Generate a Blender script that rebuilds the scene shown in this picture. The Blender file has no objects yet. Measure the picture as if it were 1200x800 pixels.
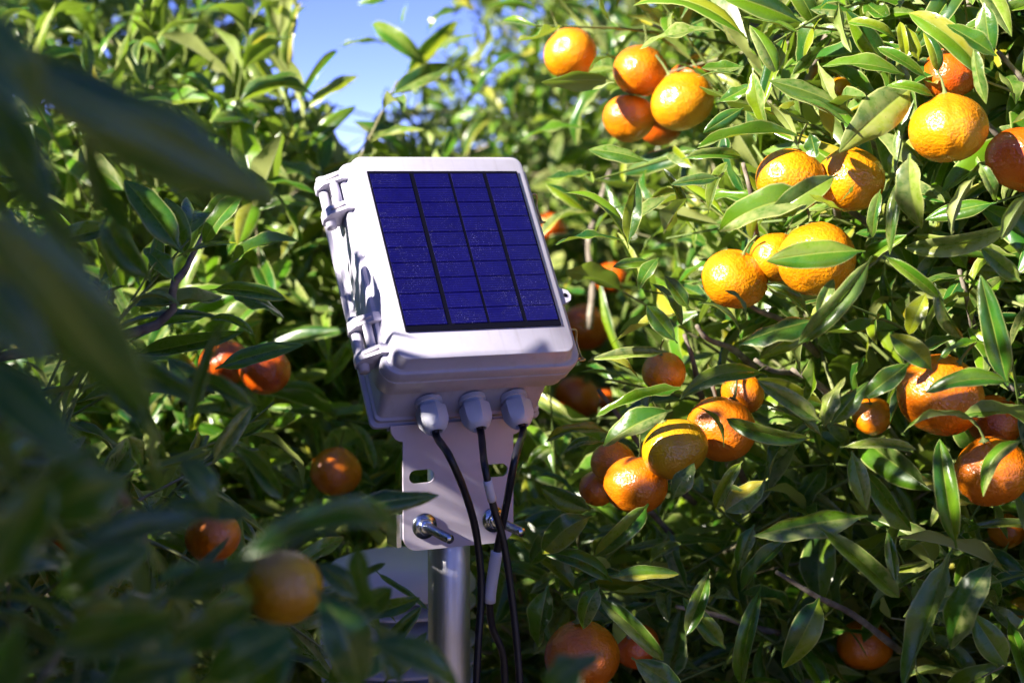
import bpy, bmesh, math, random
import numpy as np
from mathutils import Matrix, Vector

random.seed(7)
rng = np.random.default_rng(11)
scene = bpy.context.scene
COL = scene.collection
R = math.radians

# ------------------------------------------------------------------ camera
PITCH = -0.10
CAM = np.array([0.0, 0.0, 1.6])
FPX = 1984.0                                    # focal length in pixels of the 1200 px wide photograph
FWD = np.array([0, math.cos(PITCH), math.sin(PITCH)])
UPV = np.array([0, -math.sin(PITCH), math.cos(PITCH)])
cd = bpy.data.cameras.new('camera')
cam = bpy.data.objects.new('camera', cd)
COL.objects.link(cam)
cam.location = CAM
cam.rotation_euler = (math.pi / 2 + PITCH, 0, 0)
cd.sensor_width = 36
cd.lens = FPX * 36 / 1200
cd.clip_start = 0.02
cd.clip_end = 3000
cd.dof.use_dof = True
cd.dof.focus_distance = 1.585
cd.dof.aperture_fstop = cd.lens / 13.0           # a 13 mm wide pupil
cd.dof.aperture_blades = 0
scene.camera = cam

# ------------------------------------------------------------------ sky and sun
SUN = np.array([-0.73, -0.458, 0.493]); SUN /= np.linalg.norm(SUN)
world = bpy.data.worlds.new('World')
scene.world = world
world.use_nodes = True
wn = world.node_tree.nodes; wl = world.node_tree.links
wn.clear()
sky = wn.new('ShaderNodeTexSky')
sky.sky_type = 'NISHITA'
sky.sun_disc = False
sky.sun_elevation = math.asin(SUN[2])
sky.sun_rotation = math.atan2(SUN[0], SUN[1])
sky.air_density = 0.3
sky.dust_density = 0.0
sky.ozone_density = 3.0
bg = wn.new('ShaderNodeBackground'); bg.inputs['Strength'].default_value = 0.068
wo = wn.new('ShaderNodeOutputWorld')
tint = wn.new('ShaderNodeMix'); tint.data_type = 'RGBA'; tint.blend_type = 'MULTIPLY'; tint.inputs[0].default_value = 1.0
tint.inputs[7].default_value = (1.06, 0.90, 1.46, 1)            # the photograph's cool violet-blue white balance
wl.new(sky.outputs[0], tint.inputs[6]); wl.new(tint.outputs[2], bg.inputs['Color']); wl.new(bg.outputs[0], wo.inputs['Surface'])
sd = bpy.data.lights.new('sun', 'SUN')
sd.energy = 5.0
sd.angle = R(0.5)
sd.color = (1.0, 0.93, 0.82)
sun = bpy.data.objects.new('sun', sd); COL.objects.link(sun)
sun.location = (-6, -4, 6)
sun.rotation_euler = Vector(SUN).to_track_quat('Z', 'Y').to_euler()

scene.view_settings.view_transform = 'Standard'
scene.view_settings.look = 'None'
scene.view_settings.gamma = 1
scene.view_settings.exposure = 1.75
scene.cycles.max_bounces = 5
scene.cycles.diffuse_bounces = 1
scene.cycles.glossy_bounces = 2
scene.cycles.transmission_bounces = 4
scene.cycles.transparent_max_bounces = 4
scene.cycles.caustics_reflective = False
scene.cycles.caustics_refractive = False
scene.cycles.sample_clamp_indirect = 6
scene.cycles.use_denoising = True
scene.cycles.use_adaptive_sampling = True
scene.cycles.adaptive_threshold = 0.03

# ------------------------------------------------------------------ helpers
def at(px, py, d):
    """point of the place seen at a pixel of the photograph, d metres along the view axis"""
    return CAM + d * (FWD + np.array([1.0, 0, 0]) * (px - 600) / FPX + UPV * (400 - py) / FPX)

def project(P):
    Q = np.asarray(P) - CAM
    d = Q @ FWD
    dd = np.where(np.abs(d) < 1e-6, 1e-6, d)
    return 600 + FPX * Q[..., 0] / dd, 400 - FPX * (Q @ UPV) / dd, d

def tag(o, label=None, cat=None, group=None, kind=None):
    if label: o['label'] = label
    if cat: o['category'] = cat
    if group: o['group'] = group
    if kind: o['kind'] = kind
    return o

def empty(name, M):
    o = bpy.data.objects.new(name, None)
    COL.objects.link(o)
    o.empty_display_size = 0.05
    o.matrix_world = M if isinstance(M, Matrix) else Matrix.Translation(Vector(M))
    return o

def link(name, mesh, parent=None, M=None):
    o = bpy.data.objects.new(name, mesh)
    COL.objects.link(o)
    if parent is not None: o.parent = parent
    if M is not None: o.matrix_local = M
    return o

def mesh_arrays(name, V, F, mats=(), uv=None, smooth=True, crease=None):
    """V (n,3), F (m,4) quads; uv (n,2) per vertex"""
    V = np.ascontiguousarray(V, np.float32); F = np.ascontiguousarray(F, np.int32)
    me = bpy.data.meshes.new(name)
    k = F.shape[1]
    me.vertices.add(len(V)); me.vertices.foreach_set('co', V.ravel())
    me.loops.add(F.size); me.loops.foreach_set('vertex_index', F.ravel())
    me.polygons.add(len(F))
    me.polygons.foreach_set('loop_start', np.arange(0, F.size, k, dtype=np.int32))
    me.polygons.foreach_set('loop_total', np.full(len(F), k, np.int32))
    if smooth: me.polygons.foreach_set('use_smooth', np.ones(len(F), bool))
    if uv is not None:
        l = me.uv_layers.new(name='UVMap')
        l.data.foreach_set('uv', np.ascontiguousarray(uv[F.ravel()], np.float32).ravel())
    for m in mats: me.materials.append(m)
    me.update(calc_edges=True)
    if crease is not None:                        # a crisp fold along the midrib
        ev = np.zeros(len(me.edges) * 2, np.int32); me.edges.foreach_get('vertices', ev)
        at_ = me.attributes.get('sharp_edge') or me.attributes.new('sharp_edge', 'BOOLEAN', 'EDGE')
        at_.data.foreach_set('value', crease[ev.reshape(-1, 2)].all(1))
    return me

def bm_obj(name, bm, mat, parent=None, smooth=False, M=None, bevel=0.0, seg=2):
    if bevel:
        bmesh.ops.bevel(bm, geom=[e for e in bm.edges if len(e.link_faces) == 2 and e.calc_face_angle(0) > 0.5],
                        offset=bevel, segments=seg, affect='EDGES', profile=0.5)
    bmesh.ops.recalc_face_normals(bm, faces=bm.faces)
    me = bpy.data.meshes.new(name)
    bm.to_mesh(me); bm.free()
    if smooth:
        for p in me.polygons: p.use_smooth = True
        try: me.set_sharp_from_angle(angle=R(35))
        except Exception: pass
    me.materials.append(mat)
    return link(name, me, parent, M)

def box_bm(bm, x0, x1, y0, y1, z0, z1):
    vs = [bm.verts.new((x, y, z)) for z in (z0, z1) for y in (y0, y1) for x in (x0, x1)]
    for f in ((0, 2, 3, 1), (4, 5, 7, 6), (0, 1, 5, 4), (2, 6, 7, 3), (0, 4, 6, 2), (1, 3, 7, 5)):
        bm.faces.new([vs[i] for i in f])
    return vs

def box_obj(name, dims, mat, parent, bevel=0.002, seg=2):
    bm = bmesh.new(); box_bm(bm, *dims)
    return bm_obj(name, bm, mat, parent, smooth=True, bevel=bevel, seg=seg)

def tube_arrays(pts, rad, n=8, closed=True):
    pts = np.asarray(pts, float)
    rad = np.broadcast_to(np.asarray(rad, float), (len(pts),))
    V, F = [], []
    t = np.gradient(pts, axis=0)
    t /= np.linalg.norm(t, axis=1)[:, None] + 1e-12
    ref = np.array([0, 0, 1.0]) if abs(t[0][2]) < 0.8 else np.array([1.0, 0, 0])
    a = np.cross(t[0], ref); a /= np.linalg.norm(a)
    for i in range(len(pts)):
        a = a - t[i] * (a @ t[i]); a /= np.linalg.norm(a) + 1e-12
        b = np.cross(t[i], a)
        for k in range(n):
            an = 2 * math.pi * k / n
            V.append(pts[i] + rad[i] * (a * math.cos(an) + b * math.sin(an)))
    for i in range(len(pts) - 1):
        for k in range(n):
            k2 = (k + 1) % n
            F.append((i * n + k, i * n + k2, (i + 1) * n + k2, (i + 1) * n + k))
    if closed:
        for i0, rev in ((0, True), ((len(pts) - 1) * n, False)):
            V.append(pts[0] if rev else pts[-1]); c = len(V) - 1
            for k in range(0, n, 2):
                q = (c, i0 + k, i0 + (k + 1) % n, i0 + (k + 2) % n)
                F.append(q[::-1] if rev else q)
    return np.array(V), np.array(F)

def spline(pts, n=24):
    P = np.asarray(pts, float)
    P = np.vstack([2 * P[0] - P[1], P, 2 * P[-1] - P[-2]])
    out = []
    segs = len(P) - 3
    for i in range(segs):
        p0, p1, p2, p3 = P[i:i + 4]
        for t in np.linspace(0, 1, max(2, n // segs), endpoint=(i == segs - 1)):
            out.append(0.5 * (2 * p1 + (p2 - p0) * t + (2 * p0 - 5 * p1 + 4 * p2 - p3) * t * t + (3 * p1 - p0 - 3 * p2 + p3) * t ** 3))
    return np.array(out)

def tube_obj(name, pts, rad, mat, parent=None, n=12, inv=None):
    V, F = tube_arrays(pts, rad, n)
    if inv is not None:
        V = V @ np.array(inv.to_3x3()).T + np.array(inv.translation)
    return link(name, mesh_arrays(name, V, F, [mat]), parent)

def lathe_arrays(prof, n=32):
    prof = np.asarray(prof, float)
    V, F = [], []
    for (r, z) in prof:
        for k in range(n):
            an = 2 * math.pi * k / n
            V.append((r * math.cos(an), r * math.sin(an), z))
    for i in range(len(prof) - 1):
        for k in range(n):
            k2 = (k + 1) % n
            F.append((i * n + k, i * n + k2, (i + 1) * n + k2, (i + 1) * n + k))
    return np.array(V), np.array(F)

# ------------------------------------------------------------------ materials
def material(name):
    m = bpy.data.materials.new(name); m.use_nodes = True
    nt = m.node_tree
    return m, nt, nt.nodes['Principled BSDF'], nt.links

def ramp(nt, stops, interp='LINEAR'):
    r = nt.nodes.new('ShaderNodeValToRGB')
    r.color_ramp.interpolation = interp
    e = r.color_ramp.elements
    while len(e) < len(stops): e.new(0.5)
    for el, (p, c) in zip(e, stops):
        el.position = p; el.color = (*c, 1) if len(c) == 3 else c
    return r

def mathn(nt, op, a, b=None, clamp=False):
    n = nt.nodes.new('ShaderNodeMath'); n.operation = op; n.use_clamp = clamp
    for i, v in enumerate((a, b)):
        if v is None: continue
        if hasattr(v, 'is_output'): nt.links.new(v, n.inputs[i])
        else: n.inputs[i].default_value = v
    return n.outputs[0]

def mixc(nt, fac, a, b, mode='MIX'):
    n = nt.nodes.new('ShaderNodeMix'); n.data_type = 'RGBA'; n.blend_type = mode
    for i, v in ((0, fac), (6, a), (7, b)):
        if hasattr(v, 'is_output'): nt.links.new(v, n.inputs[i])
        elif i == 0: n.inputs[0].default_value = v
        else: n.inputs[i].default_value = (*v, 1)
    return n.outputs[2]

def noise(nt, scale, detail=3, vec=None, rough=0.5):
    n = nt.nodes.new('ShaderNodeTexNoise')
    n.inputs['Scale'].default_value = scale; n.inputs['Detail'].default_value = detail
    n.inputs['Roughness'].default_value = rough
    if vec is not None: nt.links.new(vec, n.inputs['Vector'])
    return n

def texco(nt, which='Object'):
    return nt.nodes.new('ShaderNodeTexCoord').outputs[which]

def bump(nt, height, strength, dist, out):
    b = nt.nodes.new('ShaderNodeBump'); b.inputs['Strength'].default_value = strength
    b.inputs['Distance'].default_value = dist
    nt.links.new(height, b.inputs['Height']); nt.links.new(b.outputs[0], out)
    return b

def leaf_material(name, tone):
    """glossy upper side, pale matt underside, pale midrib and margin; each leaf its own green"""
    m, nt, p, L = material(name)
    geo = nt.nodes.new('ShaderNodeNewGeometry')
    info = nt.nodes.new('ShaderNodeObjectInfo')
    rnd = mathn(nt, 'FRACT', mathn(nt, 'ADD', geo.outputs['Random Per Island'], mathn(nt, 'MULTIPLY', info.outputs['Random'], 7.31)))
    top = ramp(nt, tone)
    sc_ = nt.nodes.new('ShaderNodeSeparateColor'); L.new(info.outputs['Color'], sc_.inputs[0])
    uvs = nt.nodes.new('ShaderNodeSeparateXYZ'); L.new(texco(nt, 'UV'), uvs.inputs[0])
    u, v = uvs.outputs[0], uvs.outputs[1]
    s = mathn(nt, 'ABSOLUTE', mathn(nt, 'SUBTRACT', mathn(nt, 'MULTIPLY', v, 2.0), 1.0))
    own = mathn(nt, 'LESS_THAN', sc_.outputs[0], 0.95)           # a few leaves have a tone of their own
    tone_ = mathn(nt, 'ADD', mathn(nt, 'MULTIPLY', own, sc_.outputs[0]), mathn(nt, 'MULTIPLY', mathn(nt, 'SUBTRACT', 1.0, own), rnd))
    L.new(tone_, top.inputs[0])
    lc = nt.nodes.new('ShaderNodeCombineXYZ')
    L.new(u, lc.inputs[0]); L.new(mathn(nt, 'MULTIPLY', v, 0.31), lc.inputs[1]); L.new(mathn(nt, 'MULTIPLY', rnd, 60.0), lc.inputs[2])
    LC = lc.outputs[0]
    # blotches, and a film of dust that also paints cream sun glare onto some leaves
    n1 = noise(nt, 3.2, 2, LC)
    blot = ramp(nt, [(0.42, (0, 0, 0)), (0.68, (1, 1, 1))]); L.new(n1.outputs[0], blot.inputs[0])
    c = mixc(nt, mathn(nt, 'MULTIPLY', blot.outputs[0], 0.35), top.outputs[0], (0.16, 0.22, 0.012))
    r2 = mathn(nt, 'FRACT', mathn(nt, 'MULTIPLY', rnd, 17.3))
    n3 = noise(nt, 13, 3, LC)
    dl = ramp(nt, [(0.48, (0, 0, 0)), (1.0, (1, 1, 1))]); L.new(r2, dl.inputs[0])
    dn = ramp(nt, [(0.30, (0.15, 0.15, 0.15)), (0.62, (1, 1, 1))]); L.new(n3.outputs[0], dn.inputs[0])
    c = mixc(nt, mathn(nt, 'MULTIPLY', mathn(nt, 'MULTIPLY', dl.outputs[0], dn.outputs[0]), mathn(nt, 'MULTIPLY', mathn(nt, 'SUBTRACT', 1.0, own), 0.60)), c, (0.46, 0.45, 0.17))
    n4 = noise(nt, 26, 1, LC)
    sp_ = ramp(nt, [(0.72, (0, 0, 0)), (0.77, (1, 1, 1))]); L.new(n4.outputs[0], sp_.inputs[0])
    c = mixc(nt, mathn(nt, 'MULTIPLY', sp_.outputs[0], 0.7), c, (0.10, 0.06, 0.02))
    rib = ramp(nt, [(0.03, (1, 1, 1)), (0.085, (0, 0, 0))]); L.new(s, rib.inputs[0])
    c = mixc(nt, mathn(nt, 'MULTIPLY', rib.outputs[0], 0.75), c, (0.26, 0.33, 0.06))
    rim = ramp(nt, [(0.88, (0, 0, 0)), (0.97, (1, 1, 1))]); L.new(s, rim.inputs[0])
    c = mixc(nt, mathn(nt, 'MULTIPLY', rim.outputs[0], 0.70), c, (0.50, 0.52, 0.18))
    und = mixc(nt, rnd, (0.20, 0.29, 0.04), (0.36, 0.39, 0.12))
    und = mixc(nt, mathn(nt, 'MULTIPLY', rib.outputs[0], 0.6), und, (0.40, 0.44, 0.20))
    col = mixc(nt, geo.outputs['Backfacing'], c, und)
    L.new(col, p.inputs['Base Color'])
    rg = mathn(nt, 'ADD', mathn(nt, 'MULTIPLY', n3.outputs[0], 0.25), mathn(nt, 'ADD', 0.17, mathn(nt, 'MULTIPLY', geo.outputs['Backfacing'], 0.28)))
    L.new(rg, p.inputs['Roughness'])
    p.inputs['Specular IOR Level'].default_value = 0.65
    bump(nt, mathn(nt, 'ADD', n3.outputs[0], mathn(nt, 'MULTIPLY', rib.outputs[0], -0.4)), 0.30, 0.0014, p.inputs['Normal'])
    tr = nt.nodes.new('ShaderNodeBsdfTranslucent')
    tc = mixc(nt, 0.75, col, (0.30, 0.50, 0.02))
    L.new(tc, tr.inputs['Color'])
    mx = nt.nodes.new('ShaderNodeMixShader'); mx.inputs[0].default_value = 0.27
    L.new(p.outputs[0], mx.inputs[1]); L.new(tr.outputs[0], mx.inputs[2])
    L.new(mx.outputs[0], nt.nodes['Material Output'].inputs['Surface'])
    return m

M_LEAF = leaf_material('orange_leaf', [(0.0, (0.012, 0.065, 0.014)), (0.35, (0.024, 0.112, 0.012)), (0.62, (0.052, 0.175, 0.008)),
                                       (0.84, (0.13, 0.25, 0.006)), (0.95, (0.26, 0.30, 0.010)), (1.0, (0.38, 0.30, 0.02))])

def bark_material():
    m, nt, p, L = material('bark')
    n = noise(nt, 60, 6, texco(nt))
    c = ramp(nt, [(0.3, (0.10, 0.075, 0.055)), (0.55, (0.24, 0.20, 0.155)), (0.75, (0.40, 0.35, 0.28))]); L.new(n.outputs[0], c.inputs[0])
    L.new(c.outputs[0], p.inputs['Base Color']); p.inputs['Roughness'].default_value = 0.85
    bump(nt, n.outputs[0], 0.6, 0.004, p.inputs['Normal'])
    return m
M_BARK = bark_material()

def twig_material():
    m, nt, p, L = material('green_twig')
    g = nt.nodes.new('ShaderNodeNewGeometry')
    c = ramp(nt, [(0.0, (0.10, 0.16, 0.03)), (0.6, (0.17, 0.22, 0.05)), (1.0, (0.36, 0.30, 0.20))])
    L.new(g.outputs['Random Per Island'], c.inputs[0])
    L.new(c.outputs[0], p.inputs['Base Color']); p.inputs['Roughness'].default_value = 0.6
    return m
M_TWIG = twig_material()

def orange_material():
    m, nt, p, L = material('orange_peel')
    info = nt.nodes.new('ShaderNodeObjectInfo')
    oc = texco(nt)
    n1 = noise(nt, 1.3, 3, oc)
    r1 = ramp(nt, [(0.35, (0.80, 0.66, 0.6)), (0.65, (1, 1, 1))]); L.new(n1.outputs[0], r1.inputs[0])
    c = mixc(nt, 1.0, info.outputs['Color'], r1.outputs[0], 'MULTIPLY')
    n2 = noise(nt, 7, 2, oc)
    r2 = ramp(nt, [(0.68, (0, 0, 0)), (0.74, (1, 1, 1))]); L.new(n2.outputs[0], r2.inputs[0])
    c = mixc(nt, mathn(nt, 'MULTIPLY', r2.outputs[0], 0.25), c, (0.25, 0.10, 0.01))
    L.new(c, p.inputs['Base Color'])
    p.inputs['Roughness'].default_value = 0.24
    p.inputs['Specular IOR Level'].default_value = 1.0
    p.inputs['Subsurface Weight'].default_value = 0.0
    p.inputs['Subsurface Radius'].default_value = (0.008, 0.004, 0.001)
    p.inputs['Subsurface Scale'].default_value = 0.6
    po = noise(nt, 13, 2, oc)
    n3 = noise(nt, 4.0, 3, oc)
    h = mathn(nt, 'ADD', mathn(nt, 'MULTIPLY', po.outputs[0], 0.8), n3.outputs[0])
    bump(nt, h, 0.22, 0.018, p.inputs['Normal'])
    return m
M_ORANGE = orange_material()

def plain(name, col, rough=0.5, metal=0.0, spec=0.5, nscale=0, namt=0.15, bstr=0.0, bscale=300):
    m, nt, p, L = material(name)
    p.inputs['Roughness'].default_value = rough; p.inputs['Metallic'].default_value = metal
    p.inputs['Specular IOR Level'].default_value = spec
    if nscale:
        n = noise(nt, nscale, 5, texco(nt))
        c = mixc(nt, n.outputs[0], tuple(x * (1 - namt) for x in col), tuple(min(1, x * (1 + namt)) for x in col))
        L.new(c, p.inputs['Base Color'])
    else: p.inputs['Base Color'].default_value = (*col, 1)
    if bstr:
        n = noise(nt, bscale, 3, texco(nt)); bump(nt, n.outputs[0], bstr, 0.0006, p.inputs['Normal'])
    return m

def plastic_material():
    m, nt, p, L = material('white_plastic')
    n = noise(nt, 22, 6, texco(nt), 0.65)
    r = ramp(nt, [(0.30, (0.45, 0.43, 0.53)), (0.62, (0.52, 0.495, 0.60))]); L.new(n.outputs[0], r.inputs[0])
    n2 = noise(nt, 240, 2, texco(nt))
    s = ramp(nt, [(0.70, (0, 0, 0)), (0.78, (1, 1, 1))]); L.new(n2.outputs[0], s.inputs[0])
    c = mixc(nt, mathn(nt, 'MULTIPLY', s.outputs[0], 0.35), r.outputs[0], (0.42, 0.36, 0.33))
    mp = nt.nodes.new('ShaderNodeMapping'); mp.inputs['Scale'].default_value = (90, 7, 60); L.new(texco(nt), mp.inputs[0])
    n5 = noise(nt, 1.0, 4, mp.outputs[0])                        # rain streaks down the lid and walls
    st = ramp(nt, [(0.56, (0, 0, 0)), (0.72, (1, 1, 1))]); L.new(n5.outputs[0], st.inputs[0])
    c = mixc(nt, mathn(nt, 'MULTIPLY', st.outputs[0], 0.28), c, (0.30, 0.27, 0.28))
    L.new(c, p.inputs['Base Color'])
    p.inputs['Roughness'].default_value = 0.36
    p.inputs['Subsurface Weight'].default_value = 0.0
    bump(nt, n2.outputs[0], 0.08, 0.0005, p.inputs['Normal'])
    return m
M_WHITE = plastic_material()
M_GLAND = plain('gland_plastic', (0.66, 0.66, 0.76), 0.45, nscale=40, namt=0.08)
M_PLATE = plain('painted_bracket', (0.60, 0.54, 0.63), 0.42, nscale=30, namt=0.10, bstr=0.08)
M_CABLE = plain('black_rubber', (0.010, 0.010, 0.018), 0.42, nscale=200, namt=0.4)
M_SLEEVE = plain('white_sleeve', (0.72, 0.70, 0.78), 0.5, nscale=80, namt=0.08)
M_ZINC = plain('zinc_bolt', (0.55, 0.60, 0.70), 0.22, metal=1.0, nscale=120, namt=0.2)
M_DARKM = plain('steel_clip', (0.45, 0.38, 0.34), 0.3, metal=1.0)
M_CELLBACK = plain('panel_backing', (0.002, 0.002, 0.008), 0.5, spec=0.2)
M_GREEN = plain('sticker_green', (0.05, 0.42, 0.16), 0.4)
M_ORANGEDOT = plain('sticker_orange', (0.85, 0.26, 0.03), 0.4)
M_TEAL = plain('sticker_teal', (0.03, 0.25, 0.24), 0.4)
M_STICK = plain('sticker_white', (0.80, 0.79, 0.84), 0.35)
M_CALYX = plain('calyx', (0.16, 0.20, 0.05), 0.7, nscale=200, namt=0.3)

def pole_material():
    m, nt, p, L = material('galvanised_pole')
    p.inputs['Metallic'].default_value = 1.0
    mp = nt.nodes.new('ShaderNodeMapping'); mp.inputs['Scale'].default_value = (1, 1, 0.02); L.new(texco(nt), mp.inputs[0])
    n = noise(nt, 700, 4, mp.outputs[0])
    c = mixc(nt, n.outputs[0], (0.58, 0.58, 0.65), (0.86, 0.84, 0.88)); L.new(c, p.inputs['Base Color'])
    r = mathn(nt, 'ADD', 0.34, mathn(nt, 'MULTIPLY', n.outputs[0], 0.25)); L.new(r, p.inputs['Roughness'])
    bump(nt, n.outputs[0], 0.25, 0.0006, p.inputs['Normal'])
    return m
M_POLE = pole_material()

def cell_material():
    m, nt, p, L = material('solar_cell')
    oc = texco(nt, 'Object')
    sp = nt.nodes.new('ShaderNodeSeparateXYZ'); L.new(oc, sp.inputs[0])
    info = nt.nodes.new('ShaderNodeObjectInfo')
    wp = nt.nodes.new('ShaderNodeNewGeometry').outputs['Position']
    n0 = noise(nt, 300, 3, wp)
    base = mixc(nt, n0.outputs[0], (0.002, 0.001, 0.036), (0.004, 0.003, 0.112))
    base = mixc(nt, mathn(nt, 'MULTIPLY', info.outputs['Random'], 0.35), base, (0.002, 0.002, 0.045))
    # silver finger lines across the cell
    f = mathn(nt, 'PINGPONG', mathn(nt, 'MULTIPLY', sp.outputs[1], 800.0), 1.0)
    fr = ramp(nt, [(0.80, (0, 0, 0)), (0.95, (1, 1, 1))]); L.new(f, fr.inputs[0])
    nb = noise(nt, 80, 4, wp)
    nbr = ramp(nt, [(0.35, (0.35, 0.35, 0.35)), (0.65, (1, 1, 1))]); L.new(nb.outputs[0], nbr.inputs[0])
    base = mixc(nt, mathn(nt, 'MULTIPLY', mathn(nt, 'MULTIPLY', fr.outputs[0], nbr.outputs[0]), 0.45), base, (0.05, 0.05, 0.34))
    # grit
    n2 = noise(nt, 1500, 2, wp)
    g = ramp(nt, [(0.685, (0, 0, 0)), (0.72, (1, 1, 1))]); L.new(n2.outputs[0], g.inputs[0])
    n3 = noise(nt, 18, 3, wp)
    gm = ramp(nt, [(0.40, (0.1, 0.1, 0.1)), (0.65, (1, 1, 1))]); L.new(n3.outputs[0], gm.inputs[0])
    base = mixc(nt, mathn(nt, 'MULTIPLY', g.outputs[0], gm.outputs[0]), base, (0.60, 0.60, 0.75))
    L.new(base, p.inputs['Base Color'])
    p.inputs['Roughness'].default_value = 0.28
    p.inputs['Coat Weight'].default_value = 0.12
    p.inputs['Specular IOR Level'].default_value = 0.35
    p.inputs['Coat Roughness'].default_value = 0.12
    return m
M_CELL = cell_material()

def soil_material():
    m, nt, p, L = material('dry_soil')
    n = noise(nt, 3, 8, texco(nt)); n2 = noise(nt, 40, 6, texco(nt))
    c = mixc(nt, n.outputs[0], (0.11, 0.075, 0.045), (0.25, 0.18, 0.11))
    g = ramp(nt, [(0.52, (0, 0, 0)), (0.62, (1, 1, 1))]); L.new(n2.outputs[0], g.inputs[0])
    c = mixc(nt, mathn(nt, 'MULTIPLY', g.outputs[0], 0.5), c, (0.10, 0.13, 0.04))
    L.new(c, p.inputs['Base Color']); p.inputs['Roughness'].default_value = 0.95
    bump(nt, n2.outputs[0], 0.8, 0.03, p.inputs['Normal'])
    return m

# ------------------------------------------------------------------ ground
gx = np.concatenate([-np.geomspace(1500, 8, 12), np.linspace(-7, 7, 29), np.geomspace(8, 1500, 12)])
GX, GY = np.meshgrid(gx, gx)
near = np.exp(-((GX / 9) ** 2 + (GY / 9) ** 2))
GZ = near * (0.03 * np.sin(GX * 2.1 + 1) * np.cos(GY * 1.7) + 0.02 * np.sin(GX * 5.3 + GY * 3.1))
n = len(gx)
V = np.stack([GX.ravel(), GY.ravel(), GZ.ravel()], 1)
I = np.arange(n * n).reshape(n, n)
F = np.stack([I[:-1, :-1].ravel(), I[:-1, 1:].ravel(), I[1:, 1:].ravel(), I[1:, :-1].ravel()], 1)
tag(link('ground', mesh_arrays('ground', V, F, [soil_material()])), kind='structure', label='dry brown soil of the citrus grove')

# ------------------------------------------------------------------ leaves: shapes
def leaf_shape(nu, nv, fold, bend, twist, wave, ph, belly, curl):
    t = np.linspace(0, 1, nu + 1)
    s = np.linspace(-1, 1, nv + 1)
    T, S = np.meshgrid(t, s, indexing='ij')
    tt = np.clip((T - 0.07) / 0.93, 0, 1)
    w = np.sin(np.pi * tt ** belly) ** 0.78
    w = np.maximum(w, np.where(T < 0.10, 0.07, 0.012))
    half = 0.5 * w                                            # width 1
    # centre line: an arc of total turning `bend`
    ang = bend * (t - 0.15)
    cx = np.concatenate([[0], np.cumsum(np.cos(0.5 * (ang[1:] + ang[:-1])) * np.diff(t))])
    cz = np.concatenate([[0], np.cumsum(-np.sin(0.5 * (ang[1:] + ang[:-1])) * np.diff(t))])
    f = fold * (0.55 + 0.45 * np.sin(np.pi * np.clip(tt, 0, 1)))
    c2 = curl * S * S
    y = S * half * np.cos(f) * (1 - 0.12 * c2 ** 2)
    zo = np.abs(S) * half * np.sin(f) - half * c2 * 0.8 * np.abs(S)
    zo = zo + wave * half * np.sin(T * 15 + ph + np.sign(S) * 1.2) * S * S
    tw = twist * (T - 0.2)
    y2 = y * np.cos(tw) - zo * np.sin(tw)
    z2 = y * np.sin(tw) + zo * np.cos(tw)
    # width is measured in its own unit, so it is scaled apart from the length
    LX = np.repeat(cx[:, None], nv + 1, 1); LZ = np.repeat(cz[:, None], nv + 1, 1)
    side = np.repeat(np.sin(ang)[:, None], nv + 1, 1); cosd = np.repeat(np.cos(ang)[:, None], nv + 1, 1)
    P = np.stack([LX, y2, LZ], -1)
    O = np.stack([side * z2, np.zeros_like(z2), cosd * z2], -1)     # out of the blade, width unit
    I = np.arange((nu + 1) * (nv + 1)).reshape(nu + 1, nv + 1)
    Fq = np.stack([I[:-1, :-1].ravel(), I[1:, :-1].ravel(), I[1:, 1:].ravel(), I[:-1, 1:].ravel()], 1)
    uv = np.stack([T.ravel(), (S.ravel() + 1) / 2], 1)
    ASP = 0.31                                                  # width / length of the stored shape
    Pv = np.stack([P[..., 0] + O[..., 0] * ASP, P[..., 1] * ASP, P[..., 2] + O[..., 2] * ASP], -1).reshape(-1, 3)
    return Pv, Fq, uv

ASP = 0.31
VAR = []
for i in range(30):
    r = random.Random(100 + i)
    fold = [0.30, 0.65, 0.95, 1.15, 0.80, 0.50][i % 6] + r.uniform(-.1, .1)
    bend = [0.3, 0.75, 1.1, 0.5, 1.6, -0.35][(i * 5 + i // 6) % 6] + r.uniform(-.15, .15) + (0.9 if i % 11 == 10 else 0)
    VAR.append((fold, bend, r.uniform(-0.9, 0.9), r.uniform(0.04, 0.26), r.uniform(0, 6), r.uniform(0.74, 1.12), r.uniform(0.10, 0.70)))
HI = [leaf_shape(12, 6, *v) for v in VAR]
MID = [leaf_shape(7, 4, *v) for v in VAR]
LOW = [leaf_shape(4, 2, *v) for v in VAR]
LEAF_MESH = []
for i, (P_, F_, U_) in enumerate(HI):
    LEAF_MESH.append(mesh_arrays('leaf', P_, F_, [M_LEAF], U_, crease=np.abs(U_[:, 1] - 0.5) < 1e-6))

def frame(axis, normal):
    """3x3 with columns x = along the blade, y = across, z = upper side"""
    a = axis / np.linalg.norm(axis)
    z = normal - a * (normal @ a); z /= np.linalg.norm(z) + 1e-9
    return np.stack([a, np.cross(z, a), z], 1)

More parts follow.
